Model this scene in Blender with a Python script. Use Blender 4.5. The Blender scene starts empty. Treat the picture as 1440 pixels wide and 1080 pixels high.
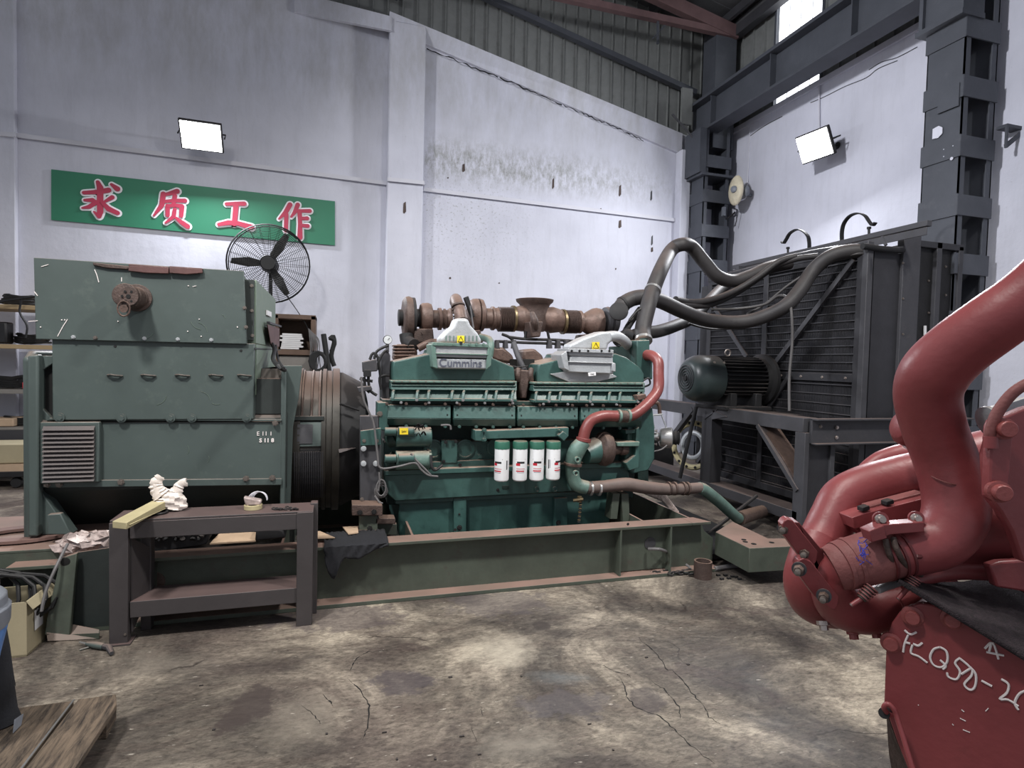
import bpy, bmesh, math, random
from mathutils import Vector, Matrix
random.seed(7)
S = bpy.context.scene
COL = S.collection
# ------------------------------------------------------------------ camera
FOC, YAW, PITCH, ROLL, HC = 820.0, math.radians(17.0), math.radians(-2.1), math.radians(1.4), 1.5
fw = Vector((math.sin(YAW)*math.cos(PITCH), math.cos(YAW)*math.cos(PITCH), math.sin(PITCH)))
rt = fw.cross(Vector((0, 0, 1))).normalized(); up = rt.cross(fw)
rt, up = math.cos(ROLL)*rt + math.sin(ROLL)*up, -math.sin(ROLL)*rt + math.cos(ROLL)*up
CP = Vector((0, 0, HC))
cam_d = bpy.data.cameras.new('camera'); cam = bpy.data.objects.new('camera', cam_d); COL.objects.link(cam)
cam_d.sensor_width = 36.0; cam_d.lens = FOC/1440*36.0; cam_d.clip_start = 0.05; cam_d.clip_end = 200
cam.matrix_world = Matrix(((rt.x, up.x, -fw.x, CP.x), (rt.y, up.y, -fw.y, CP.y), (rt.z, up.z, -fw.z, CP.z), (0, 0, 0, 1)))
S.camera = cam
# ------------------------------------------------------------------ world and light
W = bpy.data.worlds.new('world'); S.world = W; W.use_nodes = True
bg = W.node_tree.nodes['Background']; bg.inputs[0].default_value = (0.86, 0.90, 1.0, 1); bg.inputs[1].default_value = 0.47
def area(name, loc, target, size, power, col=(1, 1, 1), shape='RECTANGLE', sy=None, spread=180):
    d = bpy.data.lights.new(name, 'AREA'); d.spread = math.radians(spread); d.energy = power; d.color = col; d.shape = shape; d.size = size
    if shape == 'RECTANGLE': d.size_y = sy or size
    o = bpy.data.objects.new(name, d); COL.objects.link(o); o.location = loc
    o.rotation_euler = (Vector(target)-Vector(loc)).to_track_quat('-Z', 'Y').to_euler(); return o
area('unseen_lamp', (-2.2, 0.6, 6.2), (-0.8, 4.2, 0.8), 0.5, 112, (1.0, 0.97, 0.93), spread=100)
area('unseen_lamp', (3.4, 0.8, 6.2), (2.0, 4.6, 0.8), 0.5, 118, (1.0, 0.97, 0.93), spread=100)
area('unseen_lamp', (-4.5, 2.5, 6.3), (6.5, 6.0, 3.6), 0.6, 150, (0.94, 0.95, 1.0), spread=80)  # added lamp, put in to brighten the right wall
area('roof_light', (-0.3, 1.6, 6.6), (0.4, 2.3, 0), .7, 60, (1.0, 0.97, 0.92), spread=120)
S.view_settings.view_transform = 'Standard'; S.view_settings.look = 'None'
S.view_settings.gamma = 1.0; S.view_settings.use_curve_mapping = False
S.view_settings.exposure = 0.0
# ------------------------------------------------------------------ helpers
def ray(x, y): return fw + rt*((x-720)/FOC) - up*((y-540)/FOC)
def P(x, y, X=None, Y=None, Z=None, D=None):
    d = ray(x, y)
    if X is not None: t = X/d.x
    elif Y is not None: t = Y/d.y
    elif Z is not None: t = (Z-HC)/d.z
    else: t = D
    return CP + d*t
def lin(c):
    return tuple((v/12.92 if v <= 0.04045 else ((v+0.055)/1.055)**2.4) for v in [k/255 for k in c])
def V(*a): return Vector(a if len(a) > 1 else a[0])

class MB:
    def __init__(s): s.v = []; s.f = []
    def add(s, vs, fs):
        n = len(s.v); s.v += [Vector(p) for p in vs]; s.f += [tuple(i+n for i in f) for f in fs]; return s
    def box(s, a, b):
        x0, y0, z0 = [min(a[i], b[i]) for i in range(3)]; x1, y1, z1 = [max(a[i], b[i]) for i in range(3)]
        return s.add([(x0,y0,z0),(x1,y0,z0),(x1,y1,z0),(x0,y1,z0),(x0,y0,z1),(x1,y0,z1),(x1,y1,z1),(x0,y1,z1)],
                     [(0,3,2,1),(4,5,6,7),(0,1,5,4),(1,2,6,5),(2,3,7,6),(3,0,4,7)])
    def beam(s, a, b, w, h, upv=(0,0,1)):
        a = V(a); b = V(b); d = (b-a).normalized(); u = V(upv)
        if abs(d.dot(u)) > .98: u = V(0,1,0)
        r = d.cross(u).normalized()*w/2; u = r.cross(d).normalized()*h/2
        vs = [p+q for p in (a, b) for q in (-r-u, r-u, r+u, -r+u)]
        return s.add(vs, [(0,1,2,3),(7,6,5,4),(0,4,5,1),(1,5,6,2),(2,6,7,3),(3,7,4,0)])
    def prism(s, pts, ext):
        pts = [V(p) for p in pts]; n = len(pts); e = V(ext)
        return s.add(pts+[p+e for p in pts], [tuple(range(n)), tuple(range(2*n-1, n-1, -1))]+[(i, i+n, (i+1) % n+n, (i+1) % n) for i in range(n)])
    def px(s, pts, Y0, Y1):           # polygon on the plane Y=Y0 carried straight back to Y1
        return s.prism([P(x, y, Y=Y0) for x, y in pts], (0, Y1-Y0, 0))
    def plate(s, pts, th):            # (x, y, depth) polygon with thickness away from the viewer
        q = [P(x, y, D=d) for x, y, d in pts]; n = Vector()
        for i in range(len(q)): n += q[i].cross(q[(i+1) % len(q)])
        n.normalize()
        if n.dot(fw) < 0: n = -n
        return s.prism(q, n*th)
    def tube(s, path, r, n=16, cap=True, smooth=0, closed=False):
        path = [V(p) for p in path]; rs = list(r) if hasattr(r, '__len__') else [r]*len(path)
        if smooth: path, rs = catmull(path, rs, smooth)
        T = []
        m = len(path)
        for i in range(m):
            t = (path[(i+1) % m]-path[i-1]) if closed else (path[min(i+1, m-1)]-path[max(i-1, 0)])
            T.append(t.normalized() if t.length > 1e-9 else V(0,0,1))
        u = T[0].orthogonal().normalized(); base = len(s.v); N0 = u
        for i in range(m):
            u = (u - T[i]*u.dot(T[i])).normalized(); w = T[i].cross(u)
            for k in range(n):
                a = 2*math.pi*k/n; s.v.append(path[i]+(u*math.cos(a)+w*math.sin(a))*rs[i])
        for i in range(m-1 if not closed else m):
            j = (i+1) % m
            for k in range(n):
                k2 = (k+1) % n; s.f.append((base+i*n+k, base+i*n+k2, base+j*n+k2, base+j*n+k))
        if cap and not closed:
            s.f.append(tuple(base+k for k in range(n-1, -1, -1))); s.f.append(tuple(base+(m-1)*n+k for k in range(n)))
        return s
    def cyl(s, a, b, r, r2=None, n=20): return s.tube([a, b], [r, r if r2 is None else r2], n)
    def lathe(s, o, axis, prof, n=28, cap=True):   # prof: (distance along axis, radius)
        o = V(o); ax = V(axis).normalized(); u = ax.orthogonal().normalized(); w = ax.cross(u); base = len(s.v)
        for d, r in prof:
            for k in range(n):
                a = 2*math.pi*k/n; s.v.append(o+ax*d+(u*math.cos(a)+w*math.sin(a))*r)
        for i in range(len(prof)-1):
            for k in range(n):
                k2 = (k+1) % n; s.f.append((base+i*n+k, base+i*n+k2, base+(i+1)*n+k2, base+(i+1)*n+k))
        if cap:
            s.f.append(tuple(base+k for k in range(n-1, -1, -1))); m = len(prof)-1; s.f.append(tuple(base+m*n+k for k in range(n)))
        return s
    def ball(s, c, r, n=12, sc=(1,1,1)):
        c = V(c); b = len(s.v); m = n//2
        for i in range(1, m):
            t = math.pi*i/m
            for k in range(n):
                a = 2*math.pi*k/n; s.v.append(c+V(math.sin(t)*math.cos(a)*sc[0], math.sin(t)*math.sin(a)*sc[1], math.cos(t)*sc[2])*r)
        for i in range(m-2):
            for k in range(n): s.f.append((b+i*n+k, b+(i+1)*n+k, b+(i+1)*n+(k+1) % n, b+i*n+(k+1) % n))
        s.v += [c+V(0,0,r*sc[2]), c-V(0,0,r*sc[2])]; t = len(s.v)
        for k in range(n):
            s.f.append((t-2, b+k, b+(k+1) % n)); s.f.append((t-1, b+(m-2)*n+(k+1) % n, b+(m-2)*n+k))
        return s
    def build(s, name, m, parent=None, bev=0, seg=2, kind=None, label=None, ang=35, cat=None, group=None, sub=0):
        me = bpy.data.meshes.new(name)
        root = parent
        if parent is None:
            xs = [p.x for p in s.v]; ys = [p.y for p in s.v]; zs = [p.z for p in s.v]
            o0 = V((min(xs)+max(xs))/2, (min(ys)+max(ys))/2, min(zs))
        else:
            o0 = V(0,0,0); q = parent
            while q is not None: o0 += q.location; q = q.parent
        me.from_pydata([p-o0 for p in s.v], [], s.f)
        bm = bmesh.new(); bm.from_mesh(me); bmesh.ops.recalc_face_normals(bm, faces=bm.faces); bm.to_mesh(me); bm.free()
        me.materials.append(m)
        for p in me.polygons: p.use_smooth = True
        me.set_sharp_from_angle(angle=math.radians(ang))
        o = bpy.data.objects.new(name, me); COL.objects.link(o)
        if parent is None: o.location = o0
        else: o.parent = parent
        if bev:
            md = o.modifiers.new('bevel', 'BEVEL'); md.width = bev; md.segments = seg; md.limit_method = 'ANGLE'; md.angle_limit = math.radians(40)
            md.use_clamp_overlap = True
        if sub:
            md = o.modifiers.new('sub', 'SUBSURF'); md.levels = sub; md.render_levels = sub
        if kind: o['kind'] = kind
        if label: o['label'] = label
        if cat: o['category'] = cat
        if group: o['group'] = group
        return o
def catmull(pts, rs, k):
    out = []; ro = []; n = len(pts)
    for i in range(n-1):
        p0 = pts[max(i-1, 0)]; p1 = pts[i]; p2 = pts[i+1]; p3 = pts[min(i+2, n-1)]
        for j in range(k):
            t = j/k
            out.append(0.5*((2*p1)+(p2-p0)*t+(2*p0-5*p1+4*p2-p3)*t*t+(-p0+3*p1-3*p2+p3)*t**3)); ro.append(rs[i]*(1-t)+rs[i+1]*t)
    out.append(pts[-1]); ro.append(rs[-1]); return out, ro
def thing(name, label, cat, loc, group=None):
    o = bpy.data.objects.new(name, None); COL.objects.link(o); o.location = loc; o.empty_display_size = .1
    o['label'] = label; o['category'] = cat
    if group: o['group'] = group
    return o
_hex = {}
def bolt(parent, p, d=(0,-1,0), r=.012, h=.012, m=None, name='bolt'):
    m = m or M['bolt']; key = (round(r, 4), round(h, 4), m.name)
    if key not in _hex:
        b = MB().lathe((0,0,0), (0,0,1), [(-.003, r*1.5), (h*.15, r*1.5), (h*.16, r), (h, r), (h*1.01, r*.7)], 6 if r > .006 else 5)
        me = bpy.data.meshes.new('bolt'); me.from_pydata(b.v, [], b.f); me.materials.append(m); _hex[key] = me
    o = bpy.data.objects.new(name, _hex[key]); COL.objects.link(o)
    w = V(0,0,0); q = parent
    while q is not None: w += q.location; q = q.parent
    o.parent = parent; o.location = V(p)-w; o.rotation_euler = V(d).to_track_quat('Z', 'Y').to_euler(); return o
def text_mesh(txt, size, th, bold=0):
    c = bpy.data.curves.new('t', 'FONT'); c.body = txt; c.size = size; c.extrude = th; c.offset = bold; c.align_x = 'CENTER'; c.align_y = 'CENTER'; c.resolution_u = 3
    o = bpy.data.objects.new('t', c); COL.objects.link(o); dg = bpy.context.evaluated_depsgraph_get(); dg.update()
    me = bpy.data.meshes.new_from_object(o.evaluated_get(dg)); bpy.data.objects.remove(o); return me
def text(name, txt, size, m, parent, o, ux, uy, bold=0, th=.0006):
    """raised lettering: o centre, ux reading direction, uy up direction"""
    me = text_mesh(txt, size, th, bold); ux = V(ux).normalized(); uy = V(uy); uz = ux.cross(uy).normalized(); uy = uz.cross(ux)
    w = V(0,0,0); q = parent
    while q is not None: w += q.location; q = q.parent
    for v in me.vertices: v.co = V(o)-w+ux*v.co.x+uy*v.co.y+uz*v.co.z
    me.materials.clear(); me.materials.append(m); ob = bpy.data.objects.new(name, me); COL.objects.link(ob); ob.parent = parent; ob['kind'] = 'stuff'; return ob
# ------------------------------------------------------------------ materials
M = {}
def mat(name, col, rough=.55, metal=0, var=.25, scale=6, dust=0, dustcol=(150,125,112), wear=0, wearcol=(70,60,55), bump=.05, spec=.5, emit=None, coat=0):
    m = bpy.data.materials.new(name); m.use_nodes = True; nt = m.node_tree; N = nt.nodes; L = nt.links
    b = N['Principled BSDF']; b.inputs['Roughness'].default_value = rough; b.inputs['Metallic'].default_value = metal
    b.inputs['Specular IOR Level'].default_value = spec; b.inputs['Coat Weight'].default_value = coat
    tc = N.new('ShaderNodeTexCoord'); c = lin(col)
    if emit:
        b.inputs['Emission Color'].default_value = (*lin(emit[0]), 1); b.inputs['Emission Strength'].default_value = emit[1]
    n1 = N.new('ShaderNodeTexNoise'); n1.inputs['Scale'].default_value = scale; n1.inputs['Detail'].default_value = 6; n1.inputs['Roughness'].default_value = .65
    L.new(tc.outputs['Object'], n1.inputs['Vector'])
    r = N.new('ShaderNodeValToRGB'); r.color_ramp.elements[0].position = .3; r.color_ramp.elements[1].position = .7
    r.color_ramp.elements[0].color = (*[k*(1-var) for k in c], 1); r.color_ramp.elements[1].color = (*[min(1, k*(1+var)) for k in c], 1)
    L.new(n1.outputs[0], r.inputs[0]); last = r.outputs[0]
    def mix(fac, color):
        nonlocal last
        x = N.new('ShaderNodeMix'); x.data_type = 'RGBA'; L.new(fac, x.inputs[0]); L.new(last, x.inputs[6]); x.inputs[7].default_value = (*lin(color), 1); last = x.outputs[2]
    def math_(op, a, bv, cv=None):
        k = N.new('ShaderNodeMath'); k.operation = op; k.use_clamp = True
        L.new(a, k.inputs[0]) if not isinstance(a, float) else None
        if isinstance(bv, (int, float)): k.inputs[1].default_value = bv
        else: L.new(bv, k.inputs[1])
        return k.outputs[0]
    if wear:
        n2 = N.new('ShaderNodeTexNoise'); n2.inputs['Scale'].default_value = scale*2.7; n2.inputs['Detail'].default_value = 9; n2.inputs['Roughness'].default_value = .75
        L.new(tc.outputs['Object'], n2.inputs['Vector'])
        q = N.new('ShaderNodeValToRGB'); q.color_ramp.elements[0].position = .56; q.color_ramp.elements[1].position = .68; L.new(n2.outputs[0], q.inputs[0])
        mix(math_('MULTIPLY', q.outputs[0], wear), wearcol)
    if dust:
        g = N.new('ShaderNodeNewGeometry'); sp = N.new('ShaderNodeSeparateXYZ'); L.new(g.outputs['Normal'], sp.inputs[0])
        mr = N.new('ShaderNodeMapRange'); mr.inputs[1].default_value = .5; mr.inputs[2].default_value = .97; L.new(sp.outputs[2], mr.inputs[0])
        n3 = N.new('ShaderNodeTexNoise'); n3.inputs['Scale'].default_value = 4; L.new(tc.outputs['Object'], n3.inputs['Vector'])
        k = math_('ADD', n3.outputs[0], .35); mix(math_('MULTIPLY', math_('MULTIPLY', mr.outputs[0], k), dust), dustcol)
    L.new(last, b.inputs['Base Color'])
    if bump:
        bp = N.new('ShaderNodeBump'); bp.inputs['Strength'].default_value = bump*4; bp.inputs['Distance'].default_value = .004
        n4 = N.new('ShaderNodeTexNoise'); n4.inputs['Scale'].default_value = scale*9; n4.inputs['Detail'].default_value = 4; L.new(tc.outputs['Object'], n4.inputs['Vector'])
        L.new(n4.outputs[0], bp.inputs['Height']); L.new(bp.outputs[0], b.inputs['Normal'])
    M[name] = m; return m
DUST = (158,132,120)
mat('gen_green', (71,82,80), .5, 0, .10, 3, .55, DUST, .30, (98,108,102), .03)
mat('gen_green_light', (108,124,110), .55, 0, .10, 3, .5, DUST, .3, (140,150,135))  # paler gen_green for the lit side of the boxes, the cover flange and scuffs
mat('gen_dark', (40,46,45), .6, 0, .2, 4, .5, DUST, .3, (30,30,30))
mat('eng_green', (54,84,80), .42, 0, .22, 5, .95, (160,136,122), .6, (36,60,58), .06)
mat('eng_green_grey', (92,118,110), .5, 0, .2, 8, .7, (176,150,132), .5, (150,160,155))
mat('eng_dark', (26,48,44), .6, 0, .3, 8, .6, DUST, .4, (14,20,20), .1)
mat('alu', (168,172,176), .5, .25, .12, 9, .5, (176,160,148), .5, (120,130,128), .1)
mat('rust_brown', (76,62,57), .6, .15, .4, 11, .45, (150,124,108), .6, (48,37,34), .2)
mat('cast_brown', (94,76,69), .5, .25, .4, 9, .5, (160,136,122), .75, (54,44,41), .15)
mat('black_metal', (28,28,30), .68, .2, .3, 6, .35, (110,100,96), .2, (50,48,46))
mat('dark_void', (12,12,13), .8)
mat('steel_dark', (62,62,66), .6, .15, .22, 3, .5, (140,120,110), .35, (84,80,80), .06)
mat('column_grey', (74,77,84), .6, .1, .15, 2.5, .2, DUST, .35, (92,94,100), .05)
mat('rad_dark', (46,46,50), .6, .2, .2, 4, .4, (120,108,102), .3, (62,60,62), .05)
mat('skid_green', (70,77,68), .6, 0, .28, 3.2, .95, (138,112,102), .65, (72,62,58), .08)
mat('bench_grey', (66,62,63), .55, .1, .15, 4, .6, (112,90,86), .3, (60,54,54), .04)
mat('red_paint', (132,62,64), .42, 0, .12, 7, .15, (160,110,108), .35, (108,54,54), .05)
mat('red_rubber', (128,76,74), .62, 0, .12, 12, 0, DUST, .4, (120,70,66), .1)
mat('red_pipe', (118,60,58), .4, 0, .15, 7, .3, (150,105,98), .3, (100,50,48))
mat('red_dark', (96,40,42), .5, 0, .15, 8)
mat('rust_pipe', (92,80,76), .65, 0, .2, 6, .5, (140,116,104), .4, (76,88,80))
mat('motor_paint', (44,54,54), .38, 0, .12, 5, .3, (120,96,90), .2, (36,40,40))
mat('cast_housing', (50,48,44), .5, .3, .3, 5, .7, (132,108,98), .4, (70,66,58))
mat('skid_ring', (110,86,80), .7, 0, .2, 6)
mat('bolt', (120,112,106), .45, .6, .2, 30)
mat('bolt_red', (140,74,72), .4, .1, .1, 20)
mat('bolt_steel', (176,166,160), .35, .8, .2, 30)
mat('hose_black', (42,40,41), .6, 0, .2, 8, .38, (134,118,110), .15, (80,74,70), .06)
mat('hose_grey', (98,96,97), .6, 0, .1, 8)
mat('cable_dark', (66,64,64), .6, 0, .1, 8)
mat('rubber_black', (22,22,24), .6, 0, .2, 10)
mat('white_filter', (226,228,230), .35, 0, .04, 4)
mat('filter_green', (46,94,78), .4, 0, .1, 6, .6, (150,120,108))
mat('print_black', (28,28,30), .6)
mat('print_red', (176,30,48), .5)
mat('print_grey', (86,90,104), .6)
mat('yellow_label', (232,206,50), .5)
mat('chalk', (236,228,226), .9, 0, .05)
mat('sign_green', (44,122,92), .45, 0, .05, 1)
mat('sign_red', (178,52,80), .5, 0, .05, 2)
mat('sign_white', (238,238,242), .5, 0, .03, 2)
mat('steel_bright', (190,190,190), .3, .8, .1, 9)
mat('leather_red', (88,60,58), .6, 0, .2, 10)
mat('wood_pale', (176,152,128), .7, 0, .12, 8)
mat('wood_yellow', (176,166,130), .7, 0, .12, 8)
mat('carton', (158,148,122), .8, 0, .08, 5)
mat('paper', (222,222,224), .8, 0, .03, 5)
mat('bag_white', (222,212,204), .5, 0, .08, 14, 0)
mat('wrap_clear', (165,150,146), .25, 0, .4, 30, 0)
mat('cloth_black', (28,29,34), .9, 0, .3, 10, 0, DUST, 0, bump=.1)
mat('bottle_blue', (84,128,190), .35, 0, .3, 12, 0, DUST, .7, (150,165,190))
mat('bottle_grey', (118,122,130), .4, 0, .15, 9)
mat('shelf_metal', (130,126,122), .55, .1, .12, 5)
mat('board_wood', (168,146,112), .7, 0, .15, 6)
mat('cabinet_wood', (98,78,66), .65, 0, .2, 6)
mat('black_plastic', (26,26,28), .45)
mat('red_plastic', (190,40,52), .45)
mat('cream_plastic', (216,206,180), .45)
mat('blue_paint', (64,66,170), .7)
mat('mat_black', (48,38,43), .95, 0, .6, 45, 0, DUST, .8, (92,78,84), .5)
mat('roof_metal', (74,74,76), .7, .1, .2, 3)
mat('sheet_metal', (124,126,124), .6, .15, .18, 3, 0, DUST, .4, (90,90,86), .05)
mat('beam_rust', (110,86,86), .65, .1, .2, 4)
mat('brass', (112,98,74), .4, .6, .2, 12)
mat('lens_glow', (255,255,255), .5, emit=((255,255,255), 14))
mat('gauge_face', (200,204,206), .4)
mat('conduit_white', (206,206,214), .5, 0, .05, 2, .3, (150,140,130))
def node_mat(name):
    m = bpy.data.materials.new(name); m.use_nodes = True; M[name] = m; nt = m.node_tree; return m, nt.nodes, nt.links, nt.nodes['Principled BSDF']
def wall_mat(name, mould):
    m, N, L, b = node_mat(name); b.inputs['Roughness'].default_value = .75
    g = N.new('ShaderNodeNewGeometry')
    def noise(sc, det=6, ro=.6, stretch=None, dim=None):
        n = N.new('ShaderNodeTexNoise'); n.inputs['Scale'].default_value = sc; n.inputs['Detail'].default_value = det; n.inputs['Roughness'].default_value = ro
        if stretch:
            mp = N.new('ShaderNodeMapping'); mp.inputs['Scale'].default_value = stretch; L.new(g.outputs['Position'], mp.inputs[0]); L.new(mp.outputs[0], n.inputs['Vector'])
        else: L.new(g.outputs['Position'], n.inputs['Vector'])
        return n.outputs[0]
    def ramp(x, stops):
        r = N.new('ShaderNodeValToRGB'); e = r.color_ramp.elements
        while len(e) < len(stops): e.new(.5)
        for k, (p, c) in enumerate(stops): e[k].position = p; e[k].color = (*c, 1) if hasattr(c, '__len__') else (c, c, c, 1)
        L.new(x, r.inputs[0]); return r.outputs[0]
    def mul(a, c_):
        k = N.new('ShaderNodeMath'); k.operation = 'MULTIPLY'; k.use_clamp = True; L.new(a, k.inputs[0])
        if isinstance(c_, (int, float)): k.inputs[1].default_value = c_
        else: L.new(c_, k.inputs[1])
        return k.outputs[0]
    def mix(f, a, bcol):
        x = N.new('ShaderNodeMix'); x.data_type = 'RGBA'; L.new(f, x.inputs[0]); L.new(a, x.inputs[6]); x.inputs[7].default_value = (*lin(bcol), 1); return x.outputs[2]
    base = ramp(noise(.7, 5), [(.3, lin((196,197,208))), (.7, lin((216,217,228)))])
    base = mix(mul(ramp(noise(2.2, 8, .7, (3.5, 3.5, .5)), [(.5, 0.), (.75, 1.)]), .22), base, (160,160,166))
    base = mix(mul(ramp(noise(38, 3, .5), [(.70, 0.), (.74, 1.)]), .25), base, (120,116,112))
    if mould:
        sp = N.new('ShaderNodeSeparateXYZ'); L.new(g.outputs['Position'], sp.inputs[0])
        def band(o, a, b_, c_, d_):
            m1 = N.new('ShaderNodeMapRange'); m1.inputs[1].default_value = a; m1.inputs[2].default_value = b_; L.new(o, m1.inputs[0])
            m2 = N.new('ShaderNodeMapRange'); m2.inputs[1].default_value = d_; m2.inputs[2].default_value = c_; L.new(o, m2.inputs[0]); return mul(m1.outputs[0], m2.outputs[0])
        z = band(sp.outputs[2], 4.15, 4.5, 4.65, 5.05); x = band(sp.outputs[0], 1.25, 1.3, 3.6, 6.4)
        mould_n = ramp(noise(5, 10, .8, (2.2, 1, 1)), [(.42, 0.), (.62, 1.)])
        base = mix(mul(mul(mul(z, x), mould_n), .75), base, (112,112,96))
        z2 = band(sp.outputs[2], 2.6, 3.6, 3.9, 5.0); x2 = band(sp.outputs[0], 1.25, 1.3, 2.2, 3.4)
        base = mix(mul(mul(mul(z2, x2), ramp(noise(26, 6, .7), [(.56, 0.), (.63, 1.)])), .55), base, (112,112,100))
        zt = band(sp.outputs[2], 4.6, 5.6, 6.5, 9)
        base = mix(mul(mul(zt, ramp(noise(1.5, 6, .7, (2.5, 1, .8)), [(.35, 0.), (.7, 1.)])), .55), base, (160,158,152))
    L.new(base, b.inputs['Base Color'])
    bp = N.new('ShaderNodeBump'); bp.inputs['Strength'].default_value = .35; bp.inputs['Distance'].default_value = .02; L.new(noise(5, 6, .6), bp.inputs['Height']); L.new(bp.outputs[0], b.inputs['Normal'])
    return m
wall_mat('wall_plaster', True); wall_mat('wall_plaster_side', False)
def floor_mat():
    m, N, L, b = node_mat('floor_concrete')
    g = N.new('ShaderNodeNewGeometry')
    def mp(sc, rot=0, dist=0):
        k = N.new('ShaderNodeMapping'); k.inputs['Scale'].default_value = sc; k.inputs['Rotation'].default_value = (0, 0, rot); L.new(g.outputs['Position'], k.inputs[0]); return k.outputs[0]
    def noise(vec, sc, det=8, ro=.65, dis=0):
        n = N.new('ShaderNodeTexNoise'); n.inputs['Scale'].default_value = sc; n.inputs['Detail'].default_value = det; n.inputs['Roughness'].default_value = ro; n.inputs['Distortion'].default_value = dis; L.new(vec, n.inputs['Vector']); return n.outputs[0]
    def ramp(x, stops):
        r = N.new('ShaderNodeValToRGB'); e = r.color_ramp.elements
        while len(e) < len(stops): e.new(.5)
        for k, (p, c) in enumerate(stops): e[k].position = p; e[k].color = (*c, 1) if hasattr(c, '__len__') else (c, c, c, 1)
        L.new(x, r.inputs[0]); return r.outputs[0]
    def mul(a, v):
        k = N.new('ShaderNodeMath'); k.operation = 'MULTIPLY'; k.use_clamp = True; L.new(a, k.inputs[0])
        if isinstance(v, (int, float)): k.inputs[1].default_value = v
        else: L.new(v, k.inputs[1])
        return k.outputs[0]
    def mix(f, a, c):
        x = N.new('ShaderNodeMix'); x.data_type = 'RGBA'; L.new(f, x.inputs[0]); L.new(a, x.inputs[6]); x.inputs[7].default_value = (*lin(c), 1); return x.outputs[2]
    pos = g.outputs['Position']
    v1 = mp((1, 1, 1), .5)
    base = ramp(noise(v1, 1.1, 9, .68, .6), [(.37, lin((56,51,49))), (.46, lin((84,78,72))), (.53, lin((116,108,98))), (.62, lin((164,154,139)))])
    base = mix(mul(ramp(noise(mp((1, 3.2, 1), .55), 2.6, 10, .75, .8), [(.48, 0.), (.62, 1.)]), .55), base, (84,74,68))
    base = mix(mul(ramp(noise(pos, .55, 4, .5, .3), [(.50, 0.), (.60, 1.)]), .42), base, (88,76,72))
    base = mix(mul(ramp(noise(mp((1, 2.5, 1), .9), 14, 6, .7), [(.60, 0.), (.68, 1.)]), .55), base, (60,52,48))
    base = mix(mul(ramp(noise(mp((1.2, 5, 1), .5), 11, 5, .6), [(.66, 0.), (.70, 1.)]), .5), base, (205,198,186))
    base = mix(mul(ramp(noise(pos, 1.9, 3, .45, .5), [(.64, 0.), (.655, 1.)]), .55), base, (70,60,58))
    gn = N.new('ShaderNodeMix'); gn.data_type = 'RGBA'; gn.blend_type = 'MULTIPLY'; gn.inputs[0].default_value = 1
    L.new(base, gn.inputs[6]); L.new(ramp(noise(mp((1, 2.2, 1), .55), 26, 12, .8, .5), [(.36, .45), (.5, 1.0), (.64, 1.45)]), gn.inputs[7]); base = gn.outputs[2]
    base = mix(mul(ramp(noise(pos, 60, 3, .6), [(.68, 0.), (.72, 1.)]), .6), base, (40,36,34))
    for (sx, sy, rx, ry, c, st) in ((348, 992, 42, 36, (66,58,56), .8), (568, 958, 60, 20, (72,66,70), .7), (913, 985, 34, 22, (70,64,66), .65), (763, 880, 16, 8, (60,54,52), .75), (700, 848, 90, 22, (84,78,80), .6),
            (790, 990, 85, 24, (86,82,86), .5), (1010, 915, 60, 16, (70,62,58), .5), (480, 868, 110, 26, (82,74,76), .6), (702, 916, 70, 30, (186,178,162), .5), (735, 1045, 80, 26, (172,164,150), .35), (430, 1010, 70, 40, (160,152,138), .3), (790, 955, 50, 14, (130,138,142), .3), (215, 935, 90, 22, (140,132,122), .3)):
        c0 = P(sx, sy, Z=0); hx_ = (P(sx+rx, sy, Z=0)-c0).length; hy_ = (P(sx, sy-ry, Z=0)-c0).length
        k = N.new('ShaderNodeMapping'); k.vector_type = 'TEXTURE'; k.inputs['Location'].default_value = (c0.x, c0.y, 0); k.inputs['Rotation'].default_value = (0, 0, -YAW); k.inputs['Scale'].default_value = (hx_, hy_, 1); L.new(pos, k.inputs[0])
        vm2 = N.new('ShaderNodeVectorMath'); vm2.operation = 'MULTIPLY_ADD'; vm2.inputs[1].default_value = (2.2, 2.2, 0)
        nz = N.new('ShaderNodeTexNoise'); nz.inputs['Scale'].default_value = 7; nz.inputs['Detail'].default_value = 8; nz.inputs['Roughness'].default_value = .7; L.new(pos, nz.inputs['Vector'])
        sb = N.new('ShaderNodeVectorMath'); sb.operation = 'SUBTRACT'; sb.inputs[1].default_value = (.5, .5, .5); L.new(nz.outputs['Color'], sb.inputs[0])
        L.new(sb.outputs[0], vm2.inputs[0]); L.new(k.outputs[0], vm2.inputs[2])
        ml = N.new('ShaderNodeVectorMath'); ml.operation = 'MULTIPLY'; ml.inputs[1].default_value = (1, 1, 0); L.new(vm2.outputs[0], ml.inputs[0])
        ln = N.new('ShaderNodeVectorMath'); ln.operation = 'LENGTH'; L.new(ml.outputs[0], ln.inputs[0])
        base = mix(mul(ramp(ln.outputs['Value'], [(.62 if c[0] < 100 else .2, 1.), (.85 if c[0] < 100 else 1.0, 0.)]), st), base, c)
    # cracks
    w = N.new('ShaderNodeTexNoise'); w.inputs['Scale'].default_value = 2.2; w.inputs['Detail'].default_value = 6; L.new(pos, w.inputs['Vector'])
    vm = N.new('ShaderNodeVectorMath'); vm.operation = 'MULTIPLY_ADD'; vm.inputs[1].default_value = (.55, .55, .55); L.new(w.outputs['Color'], vm.inputs[0]); L.new(pos, vm.inputs[2])
    vo = N.new('ShaderNodeTexVoronoi'); vo.feature = 'DISTANCE_TO_EDGE'; vo.inputs['Scale'].default_value = .85; L.new(vm.outputs[0], vo.inputs['Vector'])
    cr = ramp(vo.outputs[0], [(.002, 1.), (.006, 0.)])
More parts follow.
